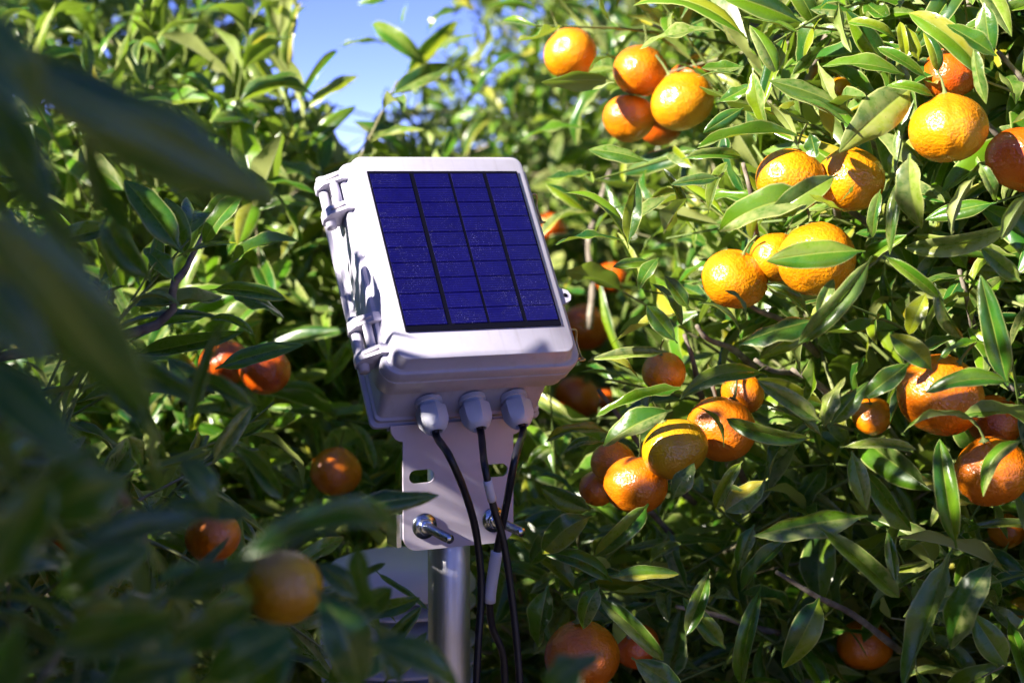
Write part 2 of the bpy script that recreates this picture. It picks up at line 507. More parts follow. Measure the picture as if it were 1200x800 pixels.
# ------------------------------------------------------------------ where things must stay in view
#         x    y   r   depth   colour key
ORANGES = [
 (669, 63, 32, 2.00, 'y', 'ripe orange at the upper end of the top cluster, a little apart from it'),
 (750, 83, 33, 1.95, 'o', 'uppermost orange of the touching cluster near the top edge'),
 (737, 139, 31, 1.96, 'o', 'lowest orange of the touching cluster near the top edge'),
 (800, 119, 38, 1.90, 'y', 'largest sunlit orange of the cluster near the top edge'),
 (812, 100, 31, 2.02, 'r', 'dark reddish orange peeping out behind the largest orange of the top cluster'),
 (772, 146, 27, 2.04, 'r', 'shaded orange wedged behind and between the two lowest ones of the top cluster'),
 (1112, 151, 46, 1.52, 'y', 'big sunlit orange with a crease down its skin, below the leafy shoot'),
 (1114, 86, 33, 1.66, 'r', 'red orange half hidden by leaves directly above the big creased orange'),
 (1200, 187, 43, 1.56, 'r', 'shaded orange cut off by the picture edge beside the big creased one'),
 (926, 211, 41, 1.62, 'y', 'bright yellow orange just above the long pointed leaf, twin of the one beside it'),
 (996, 211, 41, 1.63, 'y', 'yellow orange behind the base of the long pointed leaf, beside its bright twin'),
 (860, 327, 39, 1.70, 'y', 'orange hanging lowest of the three yellow ones beside the large folded-leaf fruit'),
 (958, 304, 47, 1.60, 'y', 'large yellow orange under a bright green folded leaf'),
 (908, 302, 30, 1.70, 'y', 'yellow orange mostly hidden behind the large one under the folded leaf'),
 (1101, 462, 50, 1.58, 'd', 'big deep orange fruit shaded by a leaf, with a streak of sun'),
 (1162, 552, 43, 1.55, 'd', 'deep orange fruit with a curled leaf lying over it, near the picture edge'),
 (1166, 494, 33, 1.63, 'r', 'reddish orange glimpsed between leaves above the fruit with the curled leaf'),
 (778, 437, 26, 1.72, 'y', 'small yellow fruit behind the leaves just right of the white box rim'),
 (790, 526, 39, 1.60, 'g', 'rough greenish yellow orange, roundest of the low middle cluster'),
 (746, 568, 37, 1.63, 'd', 'shaded orange beneath the rough greenish yellow one'),
 (719, 541, 27, 1.70, 'y', 'orange tucked behind the upper side of the low middle cluster'),
 (846, 503, 41, 1.66, 'd', 'deep orange fruit behind the pale bluish leaf of the low middle cluster'),
 (871, 461, 26, 1.70, 'o', 'small orange above the deep orange one of the low middle cluster'),
 (699, 572, 22, 1.74, 'd', 'dull orange at the lower outer end of the low middle cluster'),
 (682, 767, 45, 1.62, 'd', 'shaded orange at the bottom edge just right of the cables'),
 (746, 757, 27, 1.80, 'r', 'dark orange behind a blue green leaf at the bottom edge'),
 (1013, 755, 32, 1.90, 'd', 'lone dim orange deep in the shade at the bottom'),
 (984, 106, 17, 1.85, 'y', 'small piece of a yellow orange behind pale hanging leaves'),
 (393, 553, 30, 2.05, 'd', 'lone orange beside the bracket plate, above the pointed dark leaf'),
 (310, 434, 30, 1.95, 'r', 'red orange under a horizontal leaf on the left tree'),
 (264, 425, 29, 2.00, 'r', 'red orange partly hidden beside its neighbour on the left tree'),
 (331, 688, 47, 1.12, 'g', 'blurred yellow orange in front, under the wide blurred leaf'),
 (250, 628, 33, 1.35, 'd', 'dim blurred orange in the dark of the left tree, between two leaves'),
 (103, 668, 32, 1.35, 'd', 'dim blurred orange low in the darkest part of the left tree'),
 (72, 627, 24, 1.50, 'r', 'small dim orange just above another in the darkest part'),
 (4, 690, 26, 1.40, 'd', 'dim orange cut off by the left picture edge'),
 (645, 266, 19, 3.10, 'r', 'blurred red orange beside the upper edge of the solar panel'),
 (718, 326, 20, 3.00, 'r', 'dark red blurred orange behind the leaves right of the panel'),
 (684, 384, 29, 2.60, 'r', 'blurred red orange directly behind the metal clasp of the box'),
 (677, 466, 27, 2.60, 'r', 'blurred red orange behind the lower corner of the box'),
 (706, 470, 17, 2.75, 'r', 'small blurred pinkish orange next to the one behind the box corner'),
 (1150, 306, 22, 1.86, 'r', 'dark red orange deep behind the black leaf near the picture edge'),
 (1168, 300, 18, 1.90, 'r', 'tiny bright red orange beside the dark one near the picture edge'),
 (1180, 622, 21, 1.80, 'd', 'dull orange in the shade below the fruit with the curled leaf'),
 (1022, 487, 24, 1.72, 'o', 'orange sliver behind a hanging leaf between fan of leaves and shaded big fruit'),
 (1198, 716, 18, 1.75, 'g', 'yellow orange at the picture edge low in the shade'),
]
HIDDEN = {4, 5, 7, 13, 16, 20, 22, 23, 25, 27, 32, 33, 34, 35, 37, 40, 41, 42, 43, 44, 45}     # fruit seen only in part
ORX = np.array([o[0] for o in ORANGES]); ORY = np.array([o[1] for o in ORANGES])
ORR = np.array([o[2] for o in ORANGES]); ORD = np.array([o[3] for o in ORANGES])

def inpoly(x, y, poly):
    c = np.zeros(x.shape, bool); j = len(poly) - 1
    for i in range(len(poly)):
        xi, yi = poly[i]; xj, yj = poly[j]
        c ^= ((yi > y) != (yj > y)) & (x < (xj - xi) * (y - yi) / (yj - yi + 1e-9) + xi)
        j = i
    return c
BOXP = [(372, 175), (615, 175), (690, 420), (690, 470), (640, 505), (640, 640), (625, 812), (480, 812), (480, 650), (455, 640), (455, 510), (425, 510), (372, 260)]
SKYP = [(368, -40), (530, -40), (505, 40), (470, 90), (440, 120), (425, 172), (398, 165), (400, 120), (360, 100), (352, 40)]

_th, _ta = R(24.5), R(35.0)                      # the box stands turned 24.5 degrees and leans back 35
_m = np.array([math.sin(_th), -math.cos(_th), 0]); _z = np.array([0, 0, 1.0])
S0 = CAM + np.array([-0.046, 1.6, -0.0725]); S1 = np.array([math.cos(_th), math.sin(_th), 0])
S2 = math.cos(_ta) * _z - math.sin(_ta) * _m; S3 = math.cos(_ta) * _m + math.sin(_ta) * _z
def shades(pts):
    """points whose shadow would fall on the open, sunlit face of the box, on the plate or on the low cluster"""
    t = ((pts - S0) @ S3) / (SUN @ S3); q = pts - S0 - SUN * t[..., None]
    a, b = q @ S1, q @ S2
    bad = (t > 0.12) & (a > -0.125) & (a < 0.10) & (b > -0.085 - 0.35 * (a + 0.09)) & (b < 0.13)
    f = S0 - S3 * 0.05
    t = ((pts - f) @ S3) / (SUN @ S3); q = pts - f - SUN * t[..., None]
    a, b = q @ S1, q @ S2
    bad |= (t > 0.12) & (a > -0.15) & (a < -0.05) & (b > 0.0) & (b < 0.13)
    o = S0 + S2 * -0.1285 - S3 * 0.1135
    t = ((pts - o) @ _m) / (SUN @ _m); q = pts - o - SUN * t[..., None]
    a, b = q @ S1, q[..., 2]
    bad |= (t > 0.12) & (np.abs(a) < 0.07) & (b > -0.14) & (b < -0.045)
    for i in (18, 19, 12, 11):
        c = at(ORX[i], ORY[i], ORD[i]); v = pts - c; t = v @ SUN
        bad |= (t > 0.12) & (np.linalg.norm(v - SUN * t[..., None], axis=-1) < 0.03)
    return bad

def keep(pts):
    """pts (n,k,3): sample points of n leaves; False where a leaf would stand in front of what the photo shows open"""
    x, y, d = project(pts)
    inside = (d > 0.05) & (x > -60) & (x < 1260) & (y > -60) & (y < 860)
    bad = inside & inpoly(x, y, BOXP) & (d < 1.78)
    bad |= inside & inpoly(x, y, SKYP)
    bad |= inside & (d < 0.42)
    # room between the near leaves and the box
    bad |= inside & (x > 30) & (y < 470) & (d < 1.38)
    bad |= inside & (x > 180) & (y < 560) & (d < 1.30)
    bad |= inside & (x > 360) & (d < 1.42)
    bad |= inside & (x > 700) & (d < 1.50)
    bad |= inside & (d < np.where((x < 330) & (y > 500), 0.62, 0.85))
    for i in range(len(ORX)):
        bad |= inside & ((x - ORX[i]) ** 2 + (y - ORY[i]) ** 2 < (ORR[i] * (0.40 if i in HIDDEN else 0.90)) ** 2) & (d < ORD[i])
    bad |= shades(pts)
    return ~bad.any(1)

# ------------------------------------------------------------------ trees
TREES = []
class Tree:
    def __init__(s, name, base, label):
        s.root = empty(name, Vector(base)); tag(s.root, label, 'tree')
        s.base = np.array(base, float)
        s.M, s.var, s.hero, s.tone = [], [], [], {}
        s.twV, s.twF, s.twn = [], [], 0
        TREES.append(s)
    def add(s, A, var, hero=False, tone=1.0):
        s.tone[len(s.M)] = tone
        s.M.append(A); s.var.append(var); s.hero.append(hero)
    def twig(s, pts, rad, n=5):
        V, F = tube_arrays(pts, rad, n, closed=False)
        s.twV.append(V); s.twF.append(F + s.twn); s.twn += len(V)

def mat34(o, Rm, L, W):
    A = np.zeros((3, 4)); A[:, 0] = Rm[:, 0] * L; A[:, 1] = Rm[:, 1] * (W / ASP); A[:, 2] = Rm[:, 2] * (0.5 * L + 0.5 * W / ASP)
    A[:, 3] = o
    return A

def norm(v): return v / (np.linalg.norm(v, axis=-1, keepdims=True) + 1e-12)

def grow(tree, lobes, n_shoots, leaves=(6, 11), shell=0.5, size=(0.050, 0.125)):
    """shoots spread through the lobes' volumes, leaves in a spiral round each shoot"""
    vol = np.array([l[3] * l[4] * l[5] for l in lobes]) ** 0.8
    Lb = np.array(lobes)[rng.choice(len(lobes), n_shoots, p=vol / vol.sum())]
    u = norm(rng.normal(size=(n_shoots, 3)))
    r = 1 - shell * rng.random(n_shoots) ** 1.4
    P = Lb[:, :3] + u * r[:, None] * Lb[:, 3:6]
    ok = P[:, 2] > 0.25
    P, u, Lb = P[ok], u[ok], Lb[ok]; m = len(P)
    D = norm(u / Lb[:, 3:6] * 0.9 + rng.normal(size=u.shape) * 0.55 + np.array([0, 0, 0.45]))
    K = rng.integers(*leaves, m)
    ln = 0.035 * K * rng.uniform(0.7, 1.1, m)
    side = norm(np.cross(D, np.array([0.3, 0.2, 1.0]))); side2 = np.cross(D, side)
    droop = np.zeros((m, 3)); droop[:, 2] = -rng.uniform(0, 0.25, m) * ln
    sh = np.repeat(np.arange(m), K)                              # the shoot of each leaf
    N = len(sh)
    j = np.arange(N) - np.repeat(np.cumsum(K) - K, K)
    ts = 0.12 + 0.88 * j / np.maximum(1, K[sh] - 1)
    d = D[sh]
    pts = P[sh] + (ts - 0.5)[:, None] * d * ln[sh, None] + (ts ** 2)[:, None] * droop[sh]
    ph = rng.uniform(0, 6.28, m)[sh] + j * 2.4 + rng.normal(size=N) * 0.3
    rad = np.cos(ph)[:, None] * side[sh] + np.sin(ph)[:, None] * side2[sh]
    spread = rng.uniform(0.75, 1.35, N) * (1.15 - 0.45 * ts)
    ax = norm(d * np.cos(spread)[:, None] + rad * np.sin(spread)[:, None] + rng.normal(size=(N, 3)) * 0.12)
    nm = norm(d * 0.8 + np.array([0, 0, 0.75]) - rad * 0.25 + rng.normal(size=(N, 3)) * 0.38)
    ll = rng.uniform(*size, N) * (0.75 + 0.35 * np.sin(np.pi * np.clip(ts, 0, 0.85)))
    wd = ll * rng.uniform(0.24, 0.43, N)
    good = keep(pts[:, None] + ax[:, None] * (ll[:, None] * np.array([0, 0.25, 0.5, 0.75, 1.0]))[..., None])
    z = norm(nm - ax * (nm * ax).sum(1, keepdims=True)); y = np.cross(z, ax)
    A = np.stack([ax * ll[:, None], y * (wd / ASP)[:, None], z * (0.5 * ll + 0.5 * wd / ASP)[:, None], pts], 2)
    for q in A[good]: tree.M.append(q)
    tree.var += list(rng.integers(len(VAR), size=int(good.sum()))); tree.hero += [False] * int(good.sum())
    # the shoots themselves
    tq = np.linspace(0, 1, 4)
    Q = P[:, None] + (1.1 * tq - 0.6)[None, :, None] * D[:, None] * ln[:, None, None] + (tq ** 2)[None, :, None] * droop[:, None]
    okt = keep(Q) & (np.bincount(sh[good], minlength=m) > 0.5 * K)
    Q, s1, s2 = Q[okt], side[okt], side2[okt]
    if len(Q):
        an = np.arange(4) * np.pi / 2
        ring = np.cos(an)[None, :, None] * s1[:, None] + np.sin(an)[None, :, None] * s2[:, None]
        V = Q[:, :, None] + ring[:, None] * np.linspace(0.0024, 0.0011, 4)[None, :, None, None]
        f = np.array([(i * 4 + k, i * 4 + (k + 1) % 4, (i + 1) * 4 + (k + 1) % 4, (i + 1) * 4 + k) for i in range(3) for k in range(4)])
        tree.twF.append((f[None] + (np.arange(len(Q)) * 16)[:, None, None]).reshape(-1, 4) + tree.twn)
        tree.twV.append(V.reshape(-1, 3)); tree.twn += len(Q) * 16

def limb(tree, name, pts, r0, r1, n=8):
    pts = spline(pts, 18)
    o = tube_obj(name, pts - tree.base, np.linspace(r0, r1, len(pts)) * (1 + 0.08 * np.sin(np.arange(len(pts)) * 1.7)), M_BARK, tree.root, n)
    return o

def hero(tree, bx, by, tx, ty, d, dd=0.0, w=24, tilt=20, tone=1.0, var=None):
    """one leaf from base pixel to tip pixel; tilt turns its upper side towards the sky (or the sun for upright leaves), past 90 shows the underside"""
    b, t = at(bx, by, d), at(tx, ty, d + dd)
    ax = t - b; ln = np.linalg.norm(ax)
    vw = norm(CAM - 0.5 * (b + t)); a = ax / ln
    vw = norm(vw - a * (vw @ a))
    s = np.cross(a, vw)
    key = np.array([-0.35, 0, 1.0])
    if s @ key < 0: s = -s
    nm = vw * math.cos(R(tilt)) + s * math.sin(R(tilt))
    W = w * d / FPX
    if var is None: var = int(rng.integers(len(VAR)))
    bend = VAR[var][1]
    nm = norm(nm)
    tree.add(mat34(b, frame(ax + nm * ln * bend * 0.36, nm), ln * (1.0 + 0.05 * bend * bend), W * 1.12), var, True, tone)

T_right = Tree('orange_tree', (1.25, 2.35, 0), 'orange tree full of fruit filling the right side, sharp sunlit leaves')
T_left = Tree('orange_tree', (-1.35, 1.1, 0), 'dark nearby orange tree on the left with blurred leaves close to the camera')
T_lback = Tree('orange_tree', (-1.45, 3.5, 0), 'blurred orange tree behind the left one, its leaves edging the blue sky gap')
T_mid = Tree('orange_tree', (0.15, 4.3, 0), 'blurred orange tree directly behind the white box')
T_rback = Tree('orange_tree', (1.9, 4.6, 0), 'blurred orange tree behind the fruit-laden right one, seen near the top')

# crowns: lobes are (x, y, z, rx, ry, rz)
grow(T_right, [(1.30, 2.40, 1.55, 1.12, 1.12, 1.00), (0.75, 1.95, 1.25, 0.62, 0.52, 0.70), (0.80, 2.00, 1.85, 0.66, 0.50, 0.55),
               (1.05, 1.75, 0.95, 0.60, 0.45, 0.55), (0.62, 1.90, 1.55, 0.42, 0.36, 0.50)], 3700, shell=0.7)
grow(T_right, [(0.12, 2.10, 0.98, 0.34, 0.30, 0.34)], 260, shell=0.9)
grow(T_left, [(-1.42, 1.00, 1.15, 1.12, 1.15, 0.72), (-0.95, 1.45, 1.15, 0.72, 0.62, 0.56), (-0.80, 0.80, 1.00, 0.60, 0.60, 0.62),
              (-0.36, 0.95, 1.15, 0.30, 0.36, 0.30)], 3000, shell=0.7)
grow(T_left, [(-1.00, 0.42, 1.36, 0.65, 1.12, 0.95), (-0.95, -0.15, 1.45, 0.60, 0.65, 0.95)], 3000, shell=0.8)  # unseen high lobes, added and shaped to shade the near leaves and lower right
grow(T_lback, [(-0.45, 2.42, 1.28, 0.46, 0.34, 0.52)], 330, shell=0.8, size=(0.07, 0.14))
grow(T_lback, [(-1.35, 3.40, 1.45, 1.05, 0.95, 1.05), (-0.85, 2.85, 1.25, 0.72, 0.62, 0.75), (-0.70, 3.1, 1.75, 0.48, 0.5, 0.45)], 1000, shell=0.85, size=(0.075, 0.150))
grow(T_mid, [(0.10, 4.30, 1.15, 1.20, 1.00, 0.62), (-0.15, 3.7, 0.85, 1.0, 0.7, 0.62), (0.55, 4.1, 1.55, 0.75, 0.7, 0.55), (0.20, 3.2, 0.62, 0.95, 0.6, 0.60), (0.16, 3.4, 1.72, 0.42, 0.45, 0.42)], 2000, shell=0.6)
grow(T_rback, [(1.60, 4.60, 1.50, 1.45, 1.10, 1.00), (0.75, 4.4, 1.95, 0.70, 0.6, 0.45)], 1300, shell=0.6)

# trunks and limbs
limb(T_right, 'trunk', [(1.25, 2.35, -0.05), (1.22, 2.33, 0.3), (1.27, 2.36, 0.7)], 0.075, 0.055, 12)
for q in ([(1.26, 2.36, 0.65), (1.0, 2.15, 1.0), (0.75, 1.95, 1.5), (0.62, 1.88, 1.95)], [(1.26, 2.36, 0.65), (1.3, 2.2, 1.2), (1.1, 2.0, 1.8), (0.95, 1.85, 2.2)],
          [(1.26, 2.36, 0.65), (1.6, 2.6, 1.2), (1.7, 2.7, 1.9)], [(1.26, 2.36, 0.65), (1.15, 1.95, 0.95), (0.95, 1.72, 1.2), (0.72, 1.66, 1.36)]):
    limb(T_right, 'branch', q, 0.038, 0.009)
for q in ([at(860, 20, 2.05), at(960, 60, 1.9), at(1000, 8, 1.85), at(1090, 2, 1.8), at(1230, 10, 1.8)],
          [at(938, 120, 1.88), at(955, 75, 1.86), at(968, 45, 1.85), at(990, 10, 1.85)],
          [at(690, 385, 2.3), at(695, 330, 2.3), at(690, 280, 2.35), at(715, 200, 2.4)],
          [at(1080, 30, 1.7), at(1130, 20, 1.7), at(1136, -10, 1.72), at(1142, -60, 1.75)]):
    limb(T_right, 'branch', q, 0.006, 0.003, 6)
for i in range(22):
    q = random.Random(40 + i)
    x, y = q.uniform(680, 1180), q.uniform(20, 760)
    d = float(np.interp(x, [680, 900, 1200], [1.80, 1.66, 1.58])) + q.uniform(0, 0.06)
    a = q.uniform(0.2, 1.5); l = q.uniform(50, 110)
    pts = [at(x, y, d), at(x + l * math.cos(a) * 0.5 + q.uniform(-8, 8), y + l * math.sin(a) * 0.5, d + 0.01), at(x + l * math.cos(a), y + l * math.sin(a) + q.uniform(-10, 10), d + 0.05), at(x + 1.6 * l * math.cos(a), y + 1.6 * l * math.sin(a), d + 0.12)]
    if keep(np.array(pts)[None]).all(): limb(T_right, 'branch', pts, 0.0022, 0.0042, 6)
limb(T_left, 'trunk', [(-1.35, 1.1, -0.05), (-1.33, 1.12, 0.3), (-1.36, 1.1, 0.6)], 0.07, 0.05, 12)
for q in ([(-1.36, 1.1, 0.55), (-1.1, 1.25, 1.0), (-0.85, 1.4, 1.4)], [(-1.36, 1.1, 0.55), (-1.2, 0.9, 1.0), (-0.9, 0.75, 1.3)],
          [(-1.36, 1.1, 0.55), (-1.6, 1.2, 1.1), (-1.7, 1.1, 1.6)]):
    limb(T_left, 'branch', q, 0.035, 0.008)
limb(T_left, 'branch', [(-0.85, 1.4, 1.4), at(120, 400, 1.5), at(205, 330, 1.5), at(225, 300, 1.5), at(240, 270, 1.52)], 0.006, 0.002, 6)
limb(T_left, 'branch', [at(-60, 470, 1.0), at(20, 500, 0.95), at(85, 530, 0.92), at(150, 590, 0.95)], 0.006, 0.003, 6)
for T, (x, y) in ((T_lback, (-1.45, 3.5)), (T_mid, (0.15, 4.3)), (T_rback, (1.9, 4.6)),):
    limb(T, 'trunk', [(x, y, -0.05), (x + 0.03, y, 0.3), (x, y + .02, 0.65)], 0.07, 0.055, 10)
    for k in range(4):
        an = k * 1.57 + 0.6
        limb(T, 'branch', [(x, y, 0.6), (x + 0.3 * math.cos(an), y + 0.3 * math.sin(an), 1.0), (x + 0.55 * math.cos(an), y + 0.5 * math.sin(an), 1.6)], 0.035, 0.008)

# leaves one can point at: base, tip, depth, tip's extra depth, width (px), tilt
def dR(x): return float(np.interp(x, [620, 700, 780, 900, 1050, 1200], [1.90, 1.64, 1.56, 1.52, 1.48, 1.46]))
HR = [  # right tree
 (1050, 47, 998, 25, 0, 0, 24, 25), (1062, 70, 1055, 27, 0, 0, 18, 0), (1077, 72, 1061, 31, 0, 0, 19, 15), (1099, 87, 1084, 39, -.02, 0, 18, -30),
 (1087, 92, 1029, 56, -.02, 0, 24, 15), (1060, 88, 964, 78, 0, 0, 28, 35), (1095, 114, 1041, 100, -.03, 0, 18, 20), (1072, 38, 1131, 62, .05, 0, 34, 150),
 (1168, 66, 1109, 29, 0, 0, 26, 20), (1141, 48, 1156, 122, 0, 0, 22, 60), (1153, 3, 1162, 66, .02, 0, 26, 10), (1068, 103, 987, 174, -.02, -.02, 48, 10),
 (996, 148, 927, 112, 0, 0, 24, 70), (983, 4, 996, 62, .1, 0, 28, 150), (958, 72, 983, 132, .06, 0, 22, 140), (1073, 113, 1049, 206, 0, 0, 28, 60),
 (1066, 180, 1076, 264, -.02, 0, 42, 20), (1143, 206, 1113, 272, -.02, 0, 30, 150), (1148, 192, 1166, 231, -.02, 0, 22, 10), (1056, 204, 1044, 300, 0, 0, 19, 20),
 (1032, 222, 1022, 276, .02, 0, 20, 10), (1204, 228, 1172, 280, -.02, 0, 34, 140), (1185, 262, 1058, 290, .06, 0, 34, -20), (1190, 300, 1070, 275, .08, .02, 30, -30),
 (977, 240, 842, 271, -.02, 0, 38, 40), (982, 205, 902, 254, -.02, 0, 30, 5), (984, 236, 1004, 217, -.03, 0, 22, 90), (988, 246, 948, 228, -.04, 0, 13, 60),
 (945, 162, 815, 178, .01, 0, 26, 40), (905, 150, 818, 172, .05, 0, 20, 60), (949, 156, 957, 184, -.02, 0, 24, 10), (1014, 294, 898, 306, -.04, 0, 36, 30),
 (962, 374, 866, 402, -.02, 0, 40, 45), (958, 378, 890, 420, 0, 0, 28, 15), (1022, 300, 936, 402, -.03, 0, 38, -15), (948, 368, 902, 333, 0, 0, 24, 30),
 (870, 393, 818, 354, -.02, 0, 20, 60), (873, 378, 848, 340, -.04, 0, 11, 70), (958, 372, 976, 328, -.02, 0, 20, 10), (1034, 298, 1100, 348, -.02, 0, 27, 10),
 (1086, 342, 1065, 390, 0, 0, 27, 10), (1096, 332, 1126, 398, .03, 0, 32, -30), (1181, 452, 1149, 322, -.02, 0, 44, 5), (1098, 424, 1154, 400, 0, 0, 22, 45),
 (1092, 434, 1049, 395, -.02, 0, 28, 15), (1184, 448, 1088, 456, -.05, 0, 38, 30), (1067, 424, 1014, 465, -.02, 0, 28, 0), (1146, 494, 1058, 505, -.03, 0, 30, 110),
 (984, 524, 1073, 527, -.02, 0, 24, 25), (1121, 642, 1101, 516, -.02, 0, 40, 5), (1166, 656, 1113, 757, -.03, 0, 42, 25), (1112, 648, 1058, 806, -.03, 0, 48, 20),
 (998, 528, 1016, 598, -.01, 0, 24, 0), (1008, 546, 1068, 622, .02, 0, 36, 0), (1017, 604, 882, 628, -.02, 0, 36, 25), (958, 616, 1054, 699, -.02, 0, 42, 10),
 (928, 626, 868, 692, 0, 0, 32, 20), (893, 684, 868, 806, 0, 0, 30, 10), (1039, 618, 1049, 682, -.04, 0, 16, 20), (1200, 515, 1149, 572, -.06, 0, 34, 60),
 (898, 438, 796, 467, -.03, 0, 30, 45), (962, 494, 888, 446, -.02, 0, 32, 15), (966, 500, 986, 442, -.03, 0, 30, 40), (972, 500, 1018, 446, -.02, 0, 26, 15),
 (964, 512, 903, 476, 0, 0, 20, 40), (954, 512, 850, 490, 0, 0, 28, -20), (814, 476, 852, 517, -.02, 0, 30, 100), (798, 454, 699, 487, -.03, 0, 36, 25),
 (788, 480, 708, 520, -.04, 0, 36, 20), (754, 454, 688, 424, 0, 0, 19, 80), (783, 412, 693, 421, 0, 0, 22, 30), (706, 518, 662, 528, -.02, 0, 15, 50),
 (692, 598, 633, 572, -.05, 0, 40, -25), (648, 522, 618, 545, .05, 0, 18, 30), (722, 512, 638, 519, .02, 0, 20, 45), (788, 584, 812, 542, -.06, 0, 28, 20),
 (737, 292, 658, 226, 0, 0, 26, 50), (736, 286, 746, 212, -.02, 0, 24, 5), (732, 282, 648, 288, -.02, 0, 24, 65), (778, 274, 802, 232, -.02, 0, 34, 140),
 (803, 242, 778, 198, .02, 0, 26, 10), (843, 208, 786, 216, 0, 0, 22, 20), (764, 306, 718, 312, 0, 0, 17, 50), (772, 302, 748, 337, 0, 0, 20, 20),
 (808, 362, 779, 323, -.02, 0, 22, 10), (794, 402, 758, 358, -.02, 0, 24, 10), (796, 368, 716, 402, 0, 0, 30, 70), (760, 330, 800, 380, .03, 0, 24, 60),
 (843, 36, 750, 57, .06, 0, 30, 55), (876, 46, 738, 12, .10, .05, 32, 60), (720, 96, 634, 96, .02, 0, 30, 150), (882, 80, 896, 146, .03, 0, 24, 20),
 (872, 90, 816, 92, .06, 0, 14, 80), (872, 78, 822, 80, .08, 0, 18, 20), (872, 126, 824, 156, .04, 0, 18, 10), (800, 186, 866, 182, .02, 0, 26, 15),
 (690, 82, 716, 66, .04, 0, 13, 120), (718, 682, 638, 648, -.05, 0, 26, 35), (716, 676, 796, 672, -.05, 0, 28, 30), (698, 698, 778, 774, -.05, 0, 30, 10),
 (702, 688, 682, 732, -.12, 0, 26, 20), (642, 686, 630, 758, -.2, 0, 36, 20), (832, 666, 804, 744, 0, 0, 28, 10), (884, 614, 864, 668, 0, 0, 26, 20),
 (694, 604, 638, 642, -.1, 0, 34, 20), (660, 610, 622, 660, -.1, 0, 28, 0), (760, 590, 700, 650, -.02, 0, 34, -10), (830, 560, 880, 600, .02, 0, 34, 0),
 (870, 540, 840, 590, .0, 0, 30, 10), (900, 560, 850, 600, .02, 0, 36, 30), (1140, 590, 1085, 560, .04, 0, 30, -10), (1196, 330, 1150, 290, .05, 0, 30, 0),
 (912, 90, 880, 30, .05, 0, 26, 20), (940, 40, 870, 20, .08, 0, 24, 70), (1010, 20, 950, 10, .08, 0, 24, 60), (900, 120, 936, 170, .02, 0, 24, 130),
 (840, 120, 880, 100, .05, 0, 20, 30), (620, 60, 560, 110, .5, 0, 18, 60), (640, 20, 570, 10, .5, 0, 20, 70), (700, 200, 640, 210, .15, 0, 24, 70),
 (690, 150, 610, 165, .35, 0, 24, 60), (760, 190, 690, 175, .1, 0, 24, 50), (830, 250, 850, 190, .04, 0, 26, 30), (690, 250, 640, 215, .2, 0, 22, 60),
 (740, 770, 800, 810, .0, 0, 34, 0), (850, 760, 800, 700, .03, 0, 34, 0), (960, 700, 920, 780, .03, 0, 36, -10), (1180, 780, 1140, 720, .03, 0, 36, 0),
]
for (bx, by, tx, ty, o, dd, w, tl) in HR:
    if 1000 < bx < 1101 and by < 118: o += 0.07
    hero(T_right, bx, by, tx, ty, dR((bx + tx) / 2) + o, dd, w, tl, tone={(1062, 70): 0.945, (1077, 72): 0.94, (1086, 342): 0.945, (988, 246): 0.94}.get((bx, by), 1.0))
